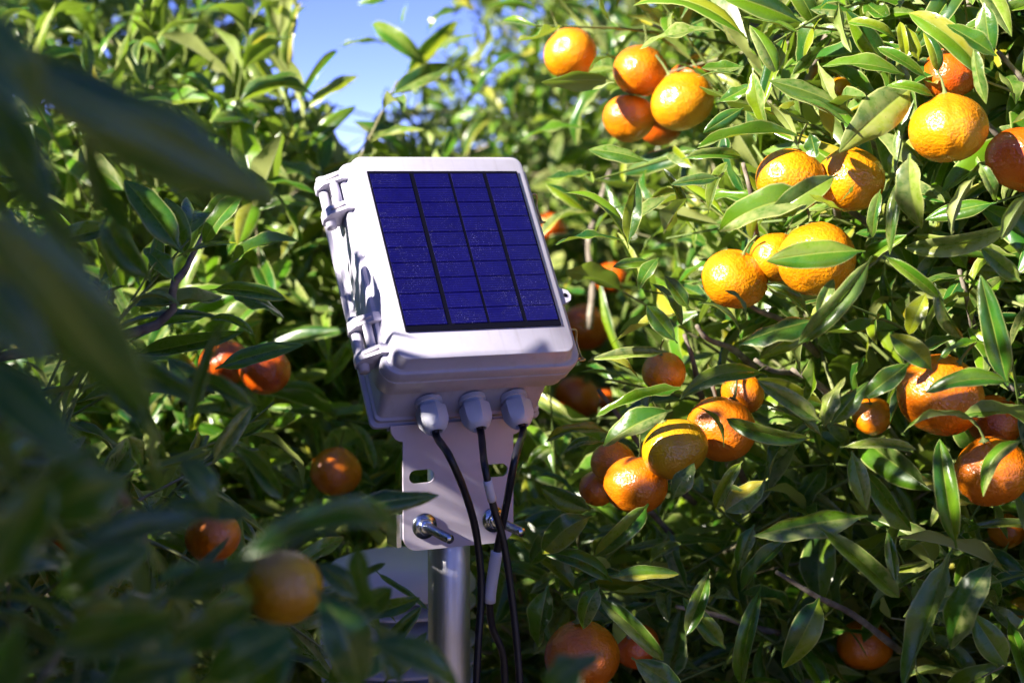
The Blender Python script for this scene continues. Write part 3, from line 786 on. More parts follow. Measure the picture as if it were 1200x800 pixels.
HL = [  # left tree: blurred ones close by, then the sharper ones by the box
 (-30, 55, 328, 246, 0.62, 0.10, 92, 25), (10, 40, 235, 172, 0.74, 0.08, 62, -10), (-40, 220, 178, 486, 0.56, 0.08, 100, 10), (95, 140, 165, 268, 0.70, 0.05, 56, -25),
 (-40, 140, 110, 330, 0.60, 0.05, 70, -20), (270, 662, 470, 616, 0.84, 0.05, 84, 30), (90, 640, 236, 604, 0.80, 0.05, 58, 30), (368, 604, 514, 582, 1.26, 0.06, 30, 35),
 (370, 690, 425, 800, 0.98, 0, 62, 25), (418, 634, 438, 716, 1.00, 0, 42, 40), (430, 752, 540, 806, 0.95, 0.02, 44, 35), (446, 766, 494, 710, 1.44, 0, 28, 10),
 (440, 668, 502, 714, 1.46, 0, 24, 30), (404, 702, 446, 740, 1.44, 0, 26, 20), (272, 520, 332, 584, 1.20, 0, 32, 25), (268, 312, 346, 280, 1.50, 0, 32, 45),
 (246, 340, 334, 350, 1.50, 0, 28, 20), (268, 342, 332, 368, 1.52, 0, 30, 40), (252, 432, 357, 404, 1.60, 0, 28, 35), (148, 404, 238, 370, 1.64, 0, 34, 40),
 (154, 416, 284, 388, 1.62, 0, 30, 20), (218, 302, 194, 232, 1.50, 0, 40, 5), (212, 294, 146, 210, 1.46, 0, 46, 10), (236, 292, 288, 226, 1.50, 0, 24, 20),
 (230, 280, 272, 222, 1.54, 0, 20, 30), (246, 528, 318, 490, 1.44, 0, 22, 40), (216, 500, 262, 376, 1.02, 0, 50, 20), (300, 604, 196, 588, 0.98, 0, 34, 40),
 (212, 536, 254, 600, 0.95, 0, 38, 30), (0, 520, 64, 430, 0.70, 0, 52, 60), (130, 420, 240, 470, 1.05, 0, 48, 10), (300, 700, 200, 760, 0.85, 0, 66, 0),
 (60, 760, 210, 720, 0.75, 0, 80, 20), (-20, 700, 60, 560, 0.72, 0, 80, -10), (150, 560, 40, 600, 0.78, 0, 70, 0), (240, 800, 330, 740, 0.85, 0, 60, 20),
 (170, 500, 110, 420, 0.95, 0, 60, 0), (300, 480, 220, 440, 1.15, 0, 42, 20), (180, 330, 120, 260, 1.20, 0, 50, -20),
 (60, 280, 0, 330, 0.75, 0, 60, 0), (350, 760, 280, 800, 0.9, 0, 60, 10), (640, 812, 690, 762, 0.92, 0, 60, 40), (470, 800, 440, 730, 1.02, 0, 50, 10),
 (-60, 300, 60, 430, 0.58, 0, 70, 0), (-40, 420, 95, 540, 0.64, 0, 70, 20), (-50, 0, 40, 130, 0.6, 0, 70, 10), (-10, 620, 120, 520, 0.8, 0, 60, 20), (60, 700, 170, 640, 0.85, 0, 60, 20), (-20, 90, 60, 260, 0.66, 0, 60, -10), (180, 700, 300, 660, 0.9, 0, 50, 30), (120, 800, 230, 770, 0.8, 0, 60, 20), (392, 694, 452, 660, 1.36, 0, 28, 15), (418, 724, 492, 700, 1.42, 0, 24, 25), (395, 730, 460, 690, 1.20, 0, 40, 20), (380, 800, 470, 755, 1.30, 0, 44, 15), (372, 660, 420, 700, 1.15, 0, 36, 30), (450, 800, 500, 740, 1.4, 0, 26, 10), (430, 740, 380, 770, 1.1, 0, 40, 20), (300, 395, 250, 372, 1.5, 0, 22, 30), (205, 330, 170, 290, 1.48, 0, 28, 20), (240, 470, 200, 420, 1.30, 0, 34, 20),
]
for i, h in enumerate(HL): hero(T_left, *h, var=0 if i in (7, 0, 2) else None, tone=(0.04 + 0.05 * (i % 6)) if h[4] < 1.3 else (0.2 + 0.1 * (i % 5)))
# unseen leaves, added to the left tree towards the sun to dapple the box
for i, (a, b, c, t, px) in enumerate([(-.09, -.02, -.05, .50, 0), (-.09, -.05, -.02, .52, 1), (-.09, -.07, -.06, .55, 2), (-.09, -.10, -.03, .5, 3), (-.09, .0, -.08, .56, 4), 
                                      (-.09, -.11, -.07, .54, 7), (-.09, .04, -.03, .53, 8), (.03, -.128, 0, .62, 9)]):
    p = S0 + a * S1 + b * S2 + c * S3 + SUN * t
    dr = norm(np.array([0.35 * math.cos(i * 2.1), 0.3 * math.sin(i * 1.3), 0.55 + 0.3 * math.sin(i * 2.9)]))
    T_left.add(mat34(p - dr * 0.045, frame(dr, norm(SUN + 0.5 * rng.normal(size=3))), 0.085, 0.019 + 0.005 * (i % 3)), i % len(VAR))
HB = [  # leaves against the sky
 (338, 84, 352, 2, 2.4, 0, 26, 20), (330, 60, 318, 10, 2.42, 0, 16, 60), (350, 122, 396, 58, 2.4, 0, 19, 15), (354, 132, 422, 90, 2.4, 0, 17, 40),
 (362, 172, 418, 124, 2.4, 0, 19, 15), (502, 82, 434, 28, 2.7, 0, 22, 15), (395, 56, 455, 52, 2.7, 0, 13, 30), (330, 120, 290, 60, 2.4, 0, 26, 20),
 (320, 150, 260, 120, 2.4, 0, 26, 20), (500, 40, 540, 10, 2.7, 0, 18, 50), (510, 60, 560, 40, 2.7, 0, 20, 60), (455, 0, 420, 5, 2.6, 0, 12, 20),
 (470, 30, 478, 2, 2.7, 0, 10, 60),
]
for h in HB: hero(T_lback if h[0] < 400 else T_rback, *h)

# ------------------------------------------------------------------ which leaves show largest, then link them
def apply34(A, P):                               # A (n,3,4), P (k,3) -> (n,k,3)
    return np.einsum('nij,kj->nki', A[:, :, :3], P) + A[:, None, :, 3]

GW, GH = 300, 200
zb = np.full(GW * GH, 1e9); zid = np.full(GW * GH, -1, np.int64)
dense = [leaf_shape(18, 8, *v)[0] for v in VAR]
gid0 = 0
spans = []
allP = []
for T in TREES:
    T.A = np.array(T.M).reshape(-1, 3, 4); T.v = np.array(T.var, int); T.h = np.array(T.hero, bool)
    spans.append((gid0, gid0 + len(T.A)))
    for k in range(len(VAR)):
        sel = np.nonzero(T.v == k)[0]
        if not len(sel): continue
        c = T.A[sel, :, 3]; x, y, d = project(c)
        sel = sel[(d > 0.2) & (x > -150) & (x < 1350) & (y > -150) & (y < 950)]
        if not len(sel): continue
        W3 = apply34(T.A[sel], dense[k])
        x, y, d = project(W3)
        ok = (d > 0.2) & (x >= 0) & (x < 1200) & (y >= 0) & (y < 800)
        ids = np.repeat(sel + gid0, W3.shape[1]).reshape(x.shape)
        allP.append((((y[ok] / 4).astype(int) * GW + (x[ok] / 4).astype(int)), d[ok], ids[ok]))
    gid0 += len(T.A)
cell = np.concatenate([a[0] for a in allP]); dep = np.concatenate([a[1] for a in allP]); ids = np.concatenate([a[2] for a in allP])
order = np.argsort(-dep)                          # far first, so that the nearest is written last
zid[cell[order]] = ids[order]
cnt = np.bincount(zid[zid >= 0], minlength=gid0)

for T, (a, b) in zip(TREES, spans):
    n = b - a
    if n:
        c = cnt[a:b].astype(float) + T.h * 1e5
        c[(cnt[a:b] < 4) & ~T.h] = 0
        one = np.argsort(-c)[:300]; one = one[c[one] > 0]
        single = np.zeros(n, bool); single[one] = True
        for i in one:
            A = T.A[i]
            Mx = Matrix([[*A[r, :3], A[r, 3] - T.base[r]] for r in range(3)] + [[0, 0, 0, 1]])
            o = bpy.data.objects.new('leaf', LEAF_MESH[T.v[i]]); COL.objects.link(o)
            o.parent = T.root; o.matrix_local = Mx
            tn = T.tone.get(int(i), 1.0); o.color = (tn, tn, tn, 1)
        VV, FF, UU, off = [], [], [], 0
        seen = cnt[a:b] > 0
        for lod, msk in ((MID, seen), (LOW, ~seen)):
            for k in range(len(VAR)):
                sel = np.nonzero((T.v == k) & msk & ~single)[0]
                if not len(sel): continue
                P_, F_, U_ = lod[k]
                W3 = apply34(T.A[sel], P_) - T.base
                VV.append(W3.reshape(-1, 3)); UU.append(np.tile(U_, (len(sel), 1)))
                FF.append((F_[None] + (np.arange(len(sel)) * len(P_))[:, None, None] + off).reshape(-1, 4)); off += len(sel) * len(P_)
        if VV:
            o = link('foliage', mesh_arrays('foliage', np.vstack(VV), np.vstack(FF), [M_LEAF], np.vstack(UU), crease=np.abs(np.vstack(UU)[:, 1] - 0.5) < 1e-6), T.root)
            tag(o, kind='stuff')
    if T.twV:
        o = link('twigs', mesh_arrays('twigs', np.vstack(T.twV) - T.base, np.vstack(T.twF), [M_TWIG]), T.root)
        tag(o, kind='stuff')
print('leaves', [len(T.A) for T in TREES])

# ------------------------------------------------------------------ oranges
def orange_mesh(i, crease=0.0):
    r = random.Random(500 + i)
    nlat, nlon = 30, 44
    V, F = [], []
    ph = [r.uniform(0, 6.28) for _ in range(4)]
    for a in range(nlat + 1):
        th = math.pi * a / nlat
        for b in range(nlon):
            l = 2 * math.pi * b / nlon
            s = 1 + 0.03 * math.cos(3 * l + ph[0]) * math.sin(th) + 0.022 * math.cos(2 * l + ph[1]) * math.sin(th) ** 2
            s -= 0.05 * math.exp(-(th / 0.20) ** 2) * (0.9 if i % 3 else -1.4)           # dimple, or a neck, at the stem
            s -= 0.035 * math.exp(-((math.pi - th) / 0.2) ** 2)
            s += 0.012 * math.cos(9 * l + ph[2]) * math.exp(-(th / 0.5) ** 2)
            if crease:
                dl = (l - ph[3] + math.pi) % (2 * math.pi) - math.pi
                s -= crease * math.exp(-(dl / 0.10) ** 2) * math.sin(th) ** 0.5
            V.append((s * math.sin(th) * math.cos(l), s * math.sin(th) * math.sin(l), 0.90 * s * math.cos(th)))
    for a in range(nlat):
        for b in range(nlon):
            b2 = (b + 1) % nlon
            F.append((a * nlon + b, (a + 1) * nlon + b, (a + 1) * nlon + b2, a * nlon + b2))
    return mesh_arrays('orange', np.array(V), np.array(F), [M_ORANGE]), ph[3]
OMESH = [orange_mesh(i)[0] for i in range(5)]
CREASED, CPH = orange_mesh(6, 0.055)
cV, cF = lathe_arrays([(0.030, 0.75), (0.034, 0.40), (0.038, 0.12), (0.06, 0.02), (0.17, -0.005), (0.15, -0.03)], 10)
cV[:, 0] += 0.25 * np.clip(cV[:, 2] - 0.1, 0, 1) ** 2 / 0.4
star = np.where(np.arange(len(cV)) % 2 == 0, 1.0, 0.72)
rr = np.hypot(cV[:, 0], cV[:, 1]) > 0.1
cV[rr, :2] *= star[rr, None]
CALYX = mesh_arrays('calyx', cV, cF, [M_CALYX])
OCOL = {'y': (0.84, 0.315, 0.003, 1), 'o': (0.82, 0.235, 0.003, 1), 'r': (0.78, 0.130, 0.003, 1), 'd': (0.82, 0.215, 0.003, 1), 'g': (0.66, 0.35, 0.006, 1)}
for i, (x, y, r, d, c, lab) in enumerate(ORANGES):
    rad = r * d / FPX
    o = link('orange', CREASED if i == 6 else OMESH[i % 5])
    q = random.Random(900 + i)
    o.location = Vector(at(x, y, d))
    o.rotation_euler = (q.uniform(-0.5, 0.5), q.uniform(-0.5, 0.5), q.uniform(0, 6.28))
    if i == 6: o.rotation_euler = (-0.1, 0.1, -math.pi / 2 - CPH - 0.08)
    o.scale = (rad, rad, rad * q.uniform(0.95, 1.06))
    o.color = OCOL[c]
    tag(o, lab, 'orange', 'oranges hanging in the trees')
    k = link('stem', CALYX, o)
    k.location = (0, 0, 0.90 * (0.95 if i % 3 else 1.06))
    if i == 6: k.location = (0, 0, 0.90 * 1.05)

# ------------------------------------------------------------------ the solar sensor box
TH, TA = R(24.5), R(35.0)
mm = np.array([math.sin(TH), -math.cos(TH), 0]); uu = np.array([math.cos(TH), math.sin(TH), 0])
zz = np.array([0, 0, 1.0])
vv = math.cos(TA) * zz - math.sin(TA) * mm
nn = math.cos(TA) * mm + math.sin(TA) * zz
BC = CAM + np.array([-0.046, 1.6, -0.0725])
def frame4(x, y, z, o):
    return Matrix([[x[i], y[i], z[i], o[i]] for i in range(3)] + [[0, 0, 0, 1]])
MB = frame4(uu, vv, nn, BC)
PW, PH = 0.156, 0.1755
RX, RT, RB = 0.099, 0.112, -0.1225
sbox = empty('solar_sensor_box', MB)
tag(sbox, 'white plastic weatherproof box with a blue solar panel on its lid', 'sensor box')

def rounded_prism(sections, n=6):
    """stack of rounded rectangles (x0,x1,y0,y1,z,r) joined into a closed skin"""
    V, F = [], []
    m = 4 * (n + 1)
    for (x0, x1, y0, y1, z, r) in sections:
        for (cx, cy, a0) in ((x1 - r, y1 - r, 0), (x0 + r, y1 - r, 90), (x0 + r, y0 + r, 180), (x1 - r, y0 + r, 270)):
            for k in range(n + 1):
                an = R(a0 + 90 * k / n)
                V.append((cx + r * math.cos(an), cy + r * math.sin(an), z))
    bm = bmesh.new()
    vs = [bm.verts.new(v) for v in V]
    for i in range(len(sections) - 1):
        for k in range(m):
            k2 = (k + 1) % m
            bm.faces.new((vs[i * m + k], vs[i * m + k2], vs[(i + 1) * m + k2], vs[(i + 1) * m + k]))
    bm.faces.new(vs[:m][::-1]); bm.faces.new(vs[-m:])
    return bm

# lid: raised plateau on a wider rim
LX0, LX1, LY0, LY1 = -0.0905, 0.0875, -0.1155, 0.1065
def lid_sections():
    s = []
    zr = -0.0165
    s += [(-RX, RX, RB, RT, -0.0300, 0.016), (-RX, RX, RB, RT, zr - 0.003, 0.016), (-RX + .001, RX - .001, RB + .001, RT - .001, zr - .001, 0.0155),
          (-RX + .003, RX - .003, RB + .003, RT - .003, zr, 0.0145)]
    s += [(LX0 - .004, LX1 + .004, LY0 - .004, LY1 + .003, zr, 0.013), (LX0 - .0025, LX1 + .0025, LY0 - .0025, LY1 + .002, zr + .0015, 0.0125),
          (LX0, LX1, LY0, LY1, -0.0022, 0.011), (LX0 + .0006, LX1 - .0006, LY0 + .0006, LY1 - .0006, -0.0008, 0.0105), (LX0 + .002, LX1 - .002, LY0 + .002, LY1 - .002, 0, 0.0095)]
    return s
lid = bm_obj('lid', rounded_prism(lid_sections()), M_WHITE, sbox, smooth=True)
# base with its flange, tapering walls and back rim
b_s = [(-0.0865, 0.0865, -0.127, 0.112, -0.1135, 0.006), (-0.0880, 0.0880, -0.1285, 0.1135, -0.1120, 0.006), (-0.0880, 0.0880, -0.1285, 0.1135, -0.1085, 0.006), (-0.0865, 0.0865, -0.127, 0.112, -0.1080, 0.006),
       (-0.0845, 0.0845, -0.125, 0.110, -0.1070, 0.006), (-0.0845, 0.0845, -0.125, 0.110, -0.1045, 0.006), (-0.0855, 0.0855, -0.126, 0.111, -0.1035, 0.006), (-0.0855, 0.0855, -0.126, 0.111, -0.1005, 0.006),
       (-0.0835, 0.0835, -0.1235, 0.1085, -0.0990, 0.006), (-0.0862, 0.0862, -0.113, 0.105, -0.0590, 0.010), (-0.0960, 0.0960, -0.1205, 0.1095, -0.0575, 0.015), (-0.0965, 0.0965, -0.1210, 0.1100, -0.0560, 0.0155),
       (-0.0965, 0.0965, -0.1210, 0.1100, -0.0440, 0.0155), (-0.0980, 0.0980, -0.1225, 0.1110, -0.0430, 0.0155), (-0.0980, 0.0980, -0.1225, 0.1110, -0.0330, 0.0155), (-0.0970, 0.0970, -0.1215, 0.1100, -0.0322, 0.015),
       (-0.0935, 0.0935, -0.1180, 0.1065, -0.0320, 0.0140), (-0.0935, 0.0935, -0.1180, 0.1065, -0.0302, 0.0140)]
bm_obj('base', rounded_prism(b_s), M_WHITE, sbox, smooth=True)

# solar panel: backing and its cells
pb = bmesh.new(); box_bm(pb, -PW / 2, PW / 2, -PH / 2, PH / 2, -0.002, 0.0016)
panel = bm_obj('solar_panel', pb, M_CELLBACK, sbox, bevel=0.0005, seg=1)
cols = [(0.010, 0.266), (0.298, 0.522), (0.542, 0.756), (0.784, 0.988)]
ROWS = 10
cellm = {}
y_lo, y_hi = -PH / 2 + 0.0055, PH / 2 - 0.003
rh = (y_hi - y_lo) / ROWS
for ci, (a, b) in enumerate(cols):
    x0, x1 = -PW / 2 + a * PW, -PW / 2 + b * PW
    cb = bmesh.new(); w2 = (x1 - x0) / 2
    box_bm(cb, -w2, w2, -rh / 2 + 0.00035, rh / 2 - 0.00035, 0, 0.0006)
    me = bpy.data.meshes.new('cell'); cb.to_mesh(me); cb.free(); me.materials.append(M_CELL)
    for ri in range(ROWS):
        link('cell', me, panel, Matrix.Translation(((x0 + x1) / 2, y_lo + (ri + 0.5) * rh, 0.0016)))

# two H-shaped hinges on the side towards the left tree
def hinge(yc, h=0.056):
    e = []
    for s in (-1, 1):
        bm = bmesh.new()
        y = yc + s * h * 0.30
        prof = [(-0.0895, -0.0125), (-0.1000, -0.0125), (-0.1145, -0.0230), (-0.1185, -0.0330), (-0.1170, -0.0420), (-0.1090, -0.0460), (-0.0985, -0.0440), (-0.0985, -0.0250), (-0.0895, -0.0250)]
        lo = [bm.verts.new((x, y - 0.0046, z)) for x, z in prof]; hi = [bm.verts.new((x, y + 0.0046, z)) for x, z in prof]
        k = len(prof)
        bm.faces.new(lo); bm.faces.new(hi[::-1])
        for i in range(k):
            bm.faces.new((lo[i], hi[i], hi[(i + 1) % k], lo[(i + 1) % k]))
        e.append(bm)
    hb = bm_obj('hinge', e[0], M_WHITE, sbox, smooth=False, bevel=0.0006, seg=1)
    bm_obj('hinge_arm', e[1], M_WHITE, hb, smooth=False, bevel=0.0006, seg=1)
    V, F = tube_arrays([(-0.1105, yc - h * 0.5, -0.0365), (-0.1105, yc + h * 0.5, -0.0365)], 0.0052, 16)
    link('hinge_pin', mesh_arrays('hinge_pin', V, F, [M_WHITE]), hb)
    V, F = tube_arrays([(-0.1045, yc - h * 0.28, -0.0215), (-0.1045, yc + h * 0.28, -0.0215)], 0.0045, 12)
    link('hinge_bar', mesh_arrays('hinge_bar', V, F, [M_WHITE]), hb)
    for s in (-1, 1):       # grey rod on each arm, painted as the shade of pressed slots
        y = yc + s * h * 0.30
        p0, p1 = np.array([-0.1015, y, -0.0134]), np.array([-0.1130, y, -0.0217])
        V, F = tube_arrays([p0, p1], 0.0014, 6)
        link('slot_shade', mesh_arrays('slot_shade', V, F, [plain('slot_shadow_grey', (0.42, 0.38, 0.44), 0.6)]), hb)
hinge(0.077); hinge(-0.079)

# wire clasps and lid ear on the other side
for yc in (0.058, -0.098):
    pts = spline([(0.0975, yc + 0.017, -0.020), (0.1045, yc + 0.016, -0.021), (0.1065, yc + 0.008, -0.030), (0.1070, yc - 0.008, -0.030), (0.1050, yc - 0.016, -0.021), (0.0975, yc - 0.017, -0.020)], 30)
    V, F = tube_arrays(pts, 0.0011, 8)
    cl = link('wire_clasp', mesh_arrays('wire_clasp', V, F, [M_DARKM]), sbox)
    V, F = tube_arrays([(0.0985, yc - 0.006, -0.034), (0.1085, yc - 0.006, -0.034)], 0.0035, 8)
    link('screw', mesh_arrays('screw', V, F, [M_DARKM]), cl)
ear = bmesh.new()
prof = [(LX1 - .001, -0.043), (LX1 + .010, -0.0475), (LX1 + .0125, -0.053), (LX1 + .0105, -0.0585), (LX1 - .001, -0.064)]
for z in (-0.009, -0.003):
    for (x, y) in prof: ear.verts.new((x, y, z))
ear.verts.ensure_lookup_table()
ear.faces.new(ear.verts[:5]); ear.faces.new(ear.verts[5:])
for i in range(5): ear.faces.new((ear.verts[i], ear.verts[(i + 1) % 5], ear.verts[5 + (i + 1) % 5], ear.verts[5 + i]))
eo = bm_obj('lid_ear', ear, M_WHITE, sbox, smooth=True, bevel=0.001)
V, F = tube_arrays([(LX1 + .006, -0.053, -0.008), (LX1 + .006, -0.053, -0.0024)], 0.0022, 10)
link('ear_hole_shade', mesh_arrays('ear_hole_shade', V, F, [M_CELLBACK]), eo)  # solid plug; the dark inside the hole is put into its colour

# sticker on the side wall: green leaf mark with an orange spot, teal print running down
def flat(name, pts, mat, parent, off):
    """thin plate on the base's left wall; pts are (y, z) on the wall"""
    bm = bmesh.new()
    lo = []; hi = []
    for (y, z) in pts:
        t = (z + 0.099) / 0.057
        x = -0.0835 - 0.003 * t
        lo.append(bm.verts.new((x - off, y, z))); hi.append(bm.verts.new((x - off - 0.0003, y, z)))
    k = len(pts)
    bm.faces.new(lo); bm.faces.new(hi[::-1])
    for i in range(k): bm.faces.new((lo[i], hi[i], hi[(i + 1) % k], lo[(i + 1) % k]))
    return bm_obj(name, bm, mat, parent)
stick = flat('sticker', [(0.045, -0.054), (0.045, -0.090), (-0.075, -0.090), (-0.075, -0.054)], M_STICK, sbox, 0.0004)
leafp = [(0.032 - 0.034 * t, -0.068 + 0.0085 * math.sin(math.pi * t)) for t in np.linspace(0, 1, 9)] + [(-0.002 + 0.034 * t, -0.068 - 0.0075 * math.sin(math.pi * t)) for t in np.linspace(0, 1, 9)[1:-1]]
flat('leaf_mark', leafp, M_GREEN, stick, 0.0009)
flat('orange_mark', [(0.006 + 0.0065 * math.cos(a), -0.0625 + 0.0042 * math.sin(a)) for a in np.linspace(0, 6.28, 13)[:-1]], M_ORANGEDOT, stick, 0.0014)
for zc, y0, kk in ((-0.063, -0.012, 13), (-0.075, -0.020, 9), (-0.083, -0.012, 11)):
    for j in range(kk):
        y = y0 - j * 0.0045
        wz = 0.0022 + 0.0010 * ((j * 7 + int(-zc * 1000)) % 3)
        g = flat('print_mark', [(y, zc - wz), (y, zc + wz), (y - 0.0011, zc + wz), (y - 0.0011, zc + 0.0006), (y - 0.0028, zc + 0.0006), (y - 0.0028, zc - 0.0006), (y - 0.0011, zc - 0.0006), (y - 0.0011, zc - wz)] if j % 2 else
                 [(y, zc - wz), (y, zc + wz), (y - 0.0030, zc + wz), (y - 0.0030, zc + wz - .001), (y - 0.0012, zc + wz - .001), (y - 0.0012, zc - wz)], M_TEAL, stick, 0.0009)

# cable glands under the box
GLX = (-0.0375, 0.0070, 0.0505)
GZ_ = -0.079
def gland(x):
    prof = [(0.0, 0.0), (0.0145, 0.0), (0.0145, 0.004), (0.0118, 0.0045), (0.0118, 0.008), (0.0150, 0.0085), (0.0156, 0.0110), (0.0156, 0.0210), (0.0148, 0.0250), (0.0125, 0.0300), (0.0092, 0.0330), (0.0072, 0.0336), (0.0060, 0.0325), (0.0058, 0.030), (0.0, 0.030)]
    V, F = lathe_arrays(prof, 24)
    ang = np.arctan2(V[:, 1], V[:, 0])
    hexm = (V[:, 2] > 0.0083) & (V[:, 2] < 0.0255)
    k = 1 / np.cos((ang + math.pi / 6) % (math.pi / 3) - math.pi / 6)
    V[hexm, :2] *= k[hexm][:, None] * 0.93
    # local z of the lathe runs along -v of the box
    V[:, :2] *= 0.9
    Q = np.stack([x + V[:, 0], -0.1180 - V[:, 2], GZ_ + V[:, 1]], 1)
    me = mesh_arrays('cable_gland', Q, F[:, ::-1], [M_GLAND])
    try: me.set_sharp_from_angle(angle=R(28))
    except Exception: pass
    return link('cable_gland', me, sbox)
for x in GLX: gland(x)

# ------------------------------------------------------------------ bracket, U-bolt and pole
POLE_R = 0.0208
def onbox(x, y, z): return BC + x * uu + y * vv + z * nn
backmid = onbox(0, -0.1285, -0.1135)
PT = backmid + 0.000 * zz                       # top of the upright part of the plate
plate_org = np.array([PT[0], PT[1], PT[2] - 0.0]) + mm * 0.006
MP = frame4(uu, zz, mm, plate_org)              # x across, y up, z towards the front
br = empty('mounting_bracket', MP)
tag(br, 'pale bent steel bracket plate with two slots under the white box', 'bracket')
def plate_mesh():
    cu = bpy.data.curves.new('plate', 'CURVE'); cu.dimensions = '2D'; cu.fill_mode = 'BOTH'; cu.extrude = 0.0012
    def poly(pts):
        s = cu.splines.new('POLY'); s.points.add(len(pts) - 1); s.use_cyclic_u = True
        for p, (x, y) in zip(s.points, pts): p.co = (x, y, 0, 1)
    W, H, r = 0.0575, -0.118, 0.014
    out = [(-0.070, 0.004), (-0.070, 0.002)]
    out += [(-0.070 + 0.0125 * (1 - math.cos(R(a))) , 0.002 - 0.014 * math.sin(R(a))) for a in (25, 50, 75, 90)]
    out += [(-W, -0.02)]
    out += [(-W + r - r * math.cos(R(a)), H + r - r * math.sin(R(a))) for a in range(0, 91, 15)]
    out += [(W - r + r * math.sin(R(a)), H + r - r * math.cos(R(a))) for a in range(0, 91, 15)]
    out += [(W, -0.02)]
    out += [(0.070 - 0.0125 * (1 - math.cos(R(a))), 0.002 - 0.014 * math.sin(R(a))) for a in (90, 75, 50, 25)]
    out += [(0.070, 0.002), (0.070, 0.004)]
    poly(out)
    for cx in (-0.0385, 0.0385):
        h, w = 0.0065, 0.0065
        poly([(cx + w + h * math.cos(R(a)), -0.0465 + h * math.sin(R(a))) for a in range(-90, 91, 15)] + [(cx - w - h * math.cos(R(a)), -0.0465 - h * math.sin(R(a))) for a in range(-90, 91, 15)])
    co = bpy.data.objects.new('tmp_plate', cu); COL.objects.link(co)
    bpy.context.view_layer.update()
    me = bpy.data.meshes.new_from_object(co.evaluated_get(bpy.context.evaluated_depsgraph_get()))
    bpy.data.objects.remove(co); bpy.data.curves.remove(cu)
    me.name = 'plate'; me.materials.clear(); me.materials.append(M_PLATE)
    return me
link('plate', plate_mesh(), br)
# the part bent back along the box
up = bmesh.new()
bw = 0.070
Rinv = MP.inverted()
c4 = [onbox(x, y, z) for z in (-0.1142, -0.1166) for (x, y) in ((-bw, -0.129), (bw, -0.129), (bw, 0.02), (-bw, 0.02))]
vs = [up.verts.new(Rinv @ Vector(p)) for p in c4]
for f in ((0, 1, 2, 3), (7, 6, 5, 4), (0, 4, 5, 1), (1, 5, 6, 2), (2, 6, 7, 3), (3, 7, 4, 0)): up.faces.new([vs[i] for i in f])
bm_obj('back_plate', up, M_PLATE, br)
BY = -0.0945                                    # height of the U-bolt
SX = 0.0365
PC = -POLE_R - 0.0045                           # pole centre behind the plate
ub = [(-SX, BY, 0.066), (-SX, BY, PC)] + [(-SX * math.cos(R(a)), BY, PC - SX * math.sin(R(a)) * 0.72) for a in range(15, 180, 15)] + [(SX, BY, PC), (SX, BY, 0.066)]
V, F = tube_arrays(np.array(ub), 0.0042, 12)
ubolt = link('u_bolt', mesh_arrays('u_bolt', V, F, [M_ZINC]), br)
for s in (-1, 1):
    V, F = lathe_arrays([(0.0045, 0.0013), (0.0125, 0.0013), (0.0125, 0.0030), (0.0045, 0.0030)], 24)
    link('washer', mesh_arrays('washer', V + np.array([s * SX, BY, 0]), F, [M_ZINC], smooth=False), ubolt)
    V, F = lathe_arrays([(0.0040, 0.0031), (0.0080, 0.0031), (0.0083, 0.0040), (0.0083, 0.0090), (0.0078, 0.0098), (0.0040, 0.0098)], 6)
    link('nut', mesh_arrays('nut', V + np.array([s * SX, BY, 0]), F, [M_ZINC], smooth=False), ubolt)
    hel = [(s * SX + 0.0043 * math.cos(a), BY + 0.0043 * math.sin(a), 0.0105 + 0.0013 * a / 6.283) for a in np.arange(0, 6.283 * 42, 0.8)]
    V, F = tube_arrays(hel, 0.00045, 4, closed=False)
    link('thread', mesh_arrays('thread', V, F, [M_ZINC]), ubolt)
# saddle clamp between plate and pole
box_obj('saddle_clamp', (-0.063, -0.0582, BY - 0.020, BY + 0.012, -0.030, -0.003), M_ZINC, br, 0.001)
box_obj('saddle_clamp', (-0.0582, 0.050, BY - 0.0125, BY + 0.0125, -0.0042, -0.0015), M_ZINC, br, 0.0006)

pole_c = plate_org + mm * PC
pz1 = plate_org[2] - 0.02
pole_root = empty('metal_pole', (pole_c[0], pole_c[1], 0))
tag(pole_root, 'round galvanised steel pole carrying the bracket and box', 'pole')
prof = [(POLE_R, -0.4)] + [(POLE_R, z) for z in np.linspace(0, pz1, 8)] + [(POLE_R - 0.0015, pz1 + 0.001), (POLE_R - 0.003, pz1)]
V, F = lathe_arrays(prof, 40)
link('pole_tube', mesh_arrays('pole_tube', V, F, [M_POLE]), pole_root)

# ------------------------------------------------------------------ cables
def cable(gx, pix, label, r=0.0036):
    g0 = onbox(gx, -0.1180 - 0.028, GZ_); g1 = onbox(gx, -0.1180 - 0.040, GZ_)
    pts = [g0, g1] + [at(*p) for p in pix]
    P = spline(pts, 60)
    V, F = tube_arrays(P, r * (1 + 0.03 * np.sin(np.arange(len(P)) * 1.3)), 10)
    o = link('black_cable', mesh_arrays('black_cable', V, F, [M_CABLE]))
    return tag(o, label, 'cable', 'cables hanging from the box'), P
cable(GLX[0], [(527, 535, 1.535), (547, 583, 1.555), (559, 630, 1.575), (564, 690, 1.585), (560, 760, 1.585), (557, 830, 1.59)], 'black cable from the first gland, curving across the middle of the bracket plate')
c2, P2 = cable(GLX[1], [(568, 545, 1.54), (578, 592, 1.55), (590, 634, 1.56), (600, 700, 1.57), (607, 770, 1.575), (611, 835, 1.58)], 'black cable from the middle gland with a small white tag, crossing over another')
c3, P3 = cable(GLX[2], [(604, 535, 1.55), (594, 588, 1.565), (585, 632, 1.58), (578, 672, 1.585), (574, 705, 1.59), (577, 735, 1.60), (590, 770, 1.61), (592, 835, 1.62)], 'black cable from the gland nearest the clasp, ending in a white sleeve')
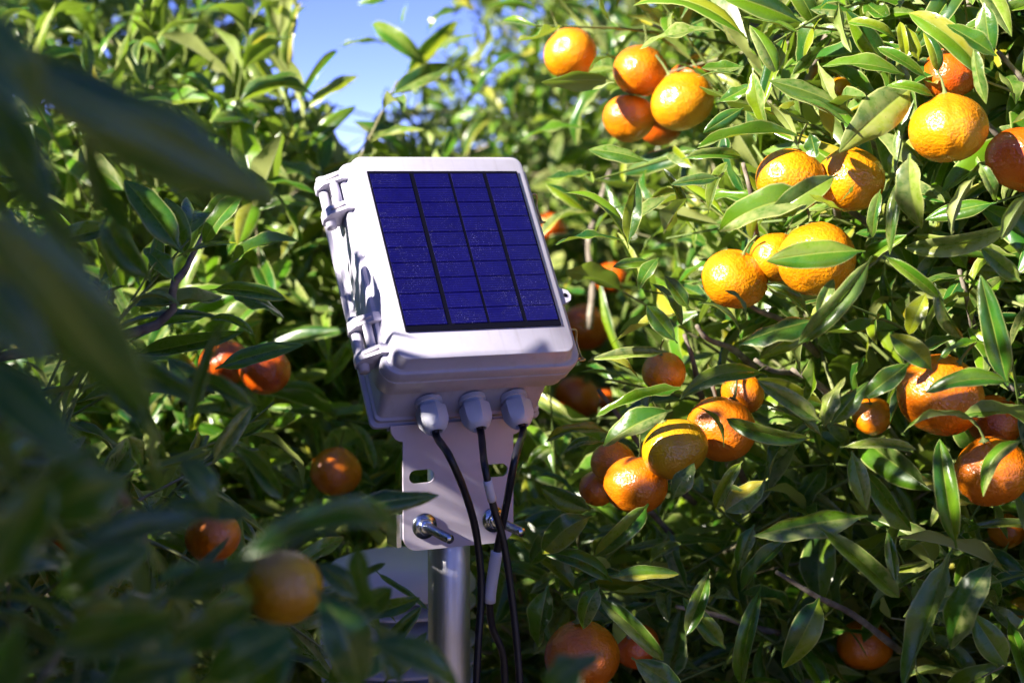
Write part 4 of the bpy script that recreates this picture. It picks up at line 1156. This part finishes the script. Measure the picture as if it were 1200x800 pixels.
def along(P, y0, y1):                             # the stretch of a cable between two heights in view
    y = project(P)[1]
    return P[(y > y0) & (y < y1)]
V, F = tube_arrays(along(P3, 642, 706), 0.0056, 12)
link('white_sleeve', mesh_arrays('white_sleeve', V, F, [M_SLEEVE]), c3)
V, F = tube_arrays(along(P2, 562, 592), 0.0042, 12)
link('white_tag', mesh_arrays('white_tag', V, F, [M_SLEEVE]), c2)

# ------------------------------------------------------------------ stacked-plate radiation shield behind the pole
sc_ = at(467, 700, 1.92)
sh = empty('radiation_shield', (sc_[0], sc_[1], sc_[2] - 0.2))
tag(sh, 'white stacked-plate sensor shield behind the steel pole, half hidden by leaves', 'sensor shield')
M_SHIELD = plain('shield_plastic', (0.78, 0.75, 0.86), 0.45, nscale=20, namt=0.06)
ztop = 0.2 + (700 - 655) * 1.92 / FPX
def shield_plate(name, z, cap=False):
    R0 = 0.088
    if cap: prof = [(0.001, z + 0.004), (0.055, z + 0.003), (0.075, z - 0.004), (R0, z - 0.024), (R0, z - 0.030), (R0 - 0.003, z - 0.030), (R0 - 0.004, z - 0.024), (0.07, z - 0.010), (0.001, z - 0.002)]
    else: prof = [(0.040, z), (0.062, z), (R0, z - 0.016), (R0, z - 0.019), (R0 - 0.003, z - 0.019), (0.062, z - 0.004), (0.040, z - 0.004)]
    V, F = lathe_arrays(prof, 48)
    me = mesh_arrays(name, V, F, [M_SHIELD])
    try: me.set_sharp_from_angle(angle=R(40))
    except Exception: pass
    return link(name, me, sh)
shield_plate('cap', ztop, True)
for k in range(8): shield_plate('shield_plate', ztop - 0.030 - k * 0.0215)
V, F = tube_arrays([(0, 0, ztop - 0.21), (0, 0, ztop - 0.01)], 0.036, 20)
link('core_tube', mesh_arrays('core_tube', V, F, [M_SHIELD]), sh)
arm0 = np.array([0, 0, ztop - 0.195]); arm1 = np.array([pole_c[0] - sc_[0], pole_c[1] - sc_[1], ztop - 0.195])
V, F = tube_arrays([arm0, arm0 + (arm1 - arm0) * 0.94], 0.010, 12)
link('mounting_arm', mesh_arrays('mounting_arm', V, F, [M_ZINC]), sh)
bpy.context.view_layer.update()
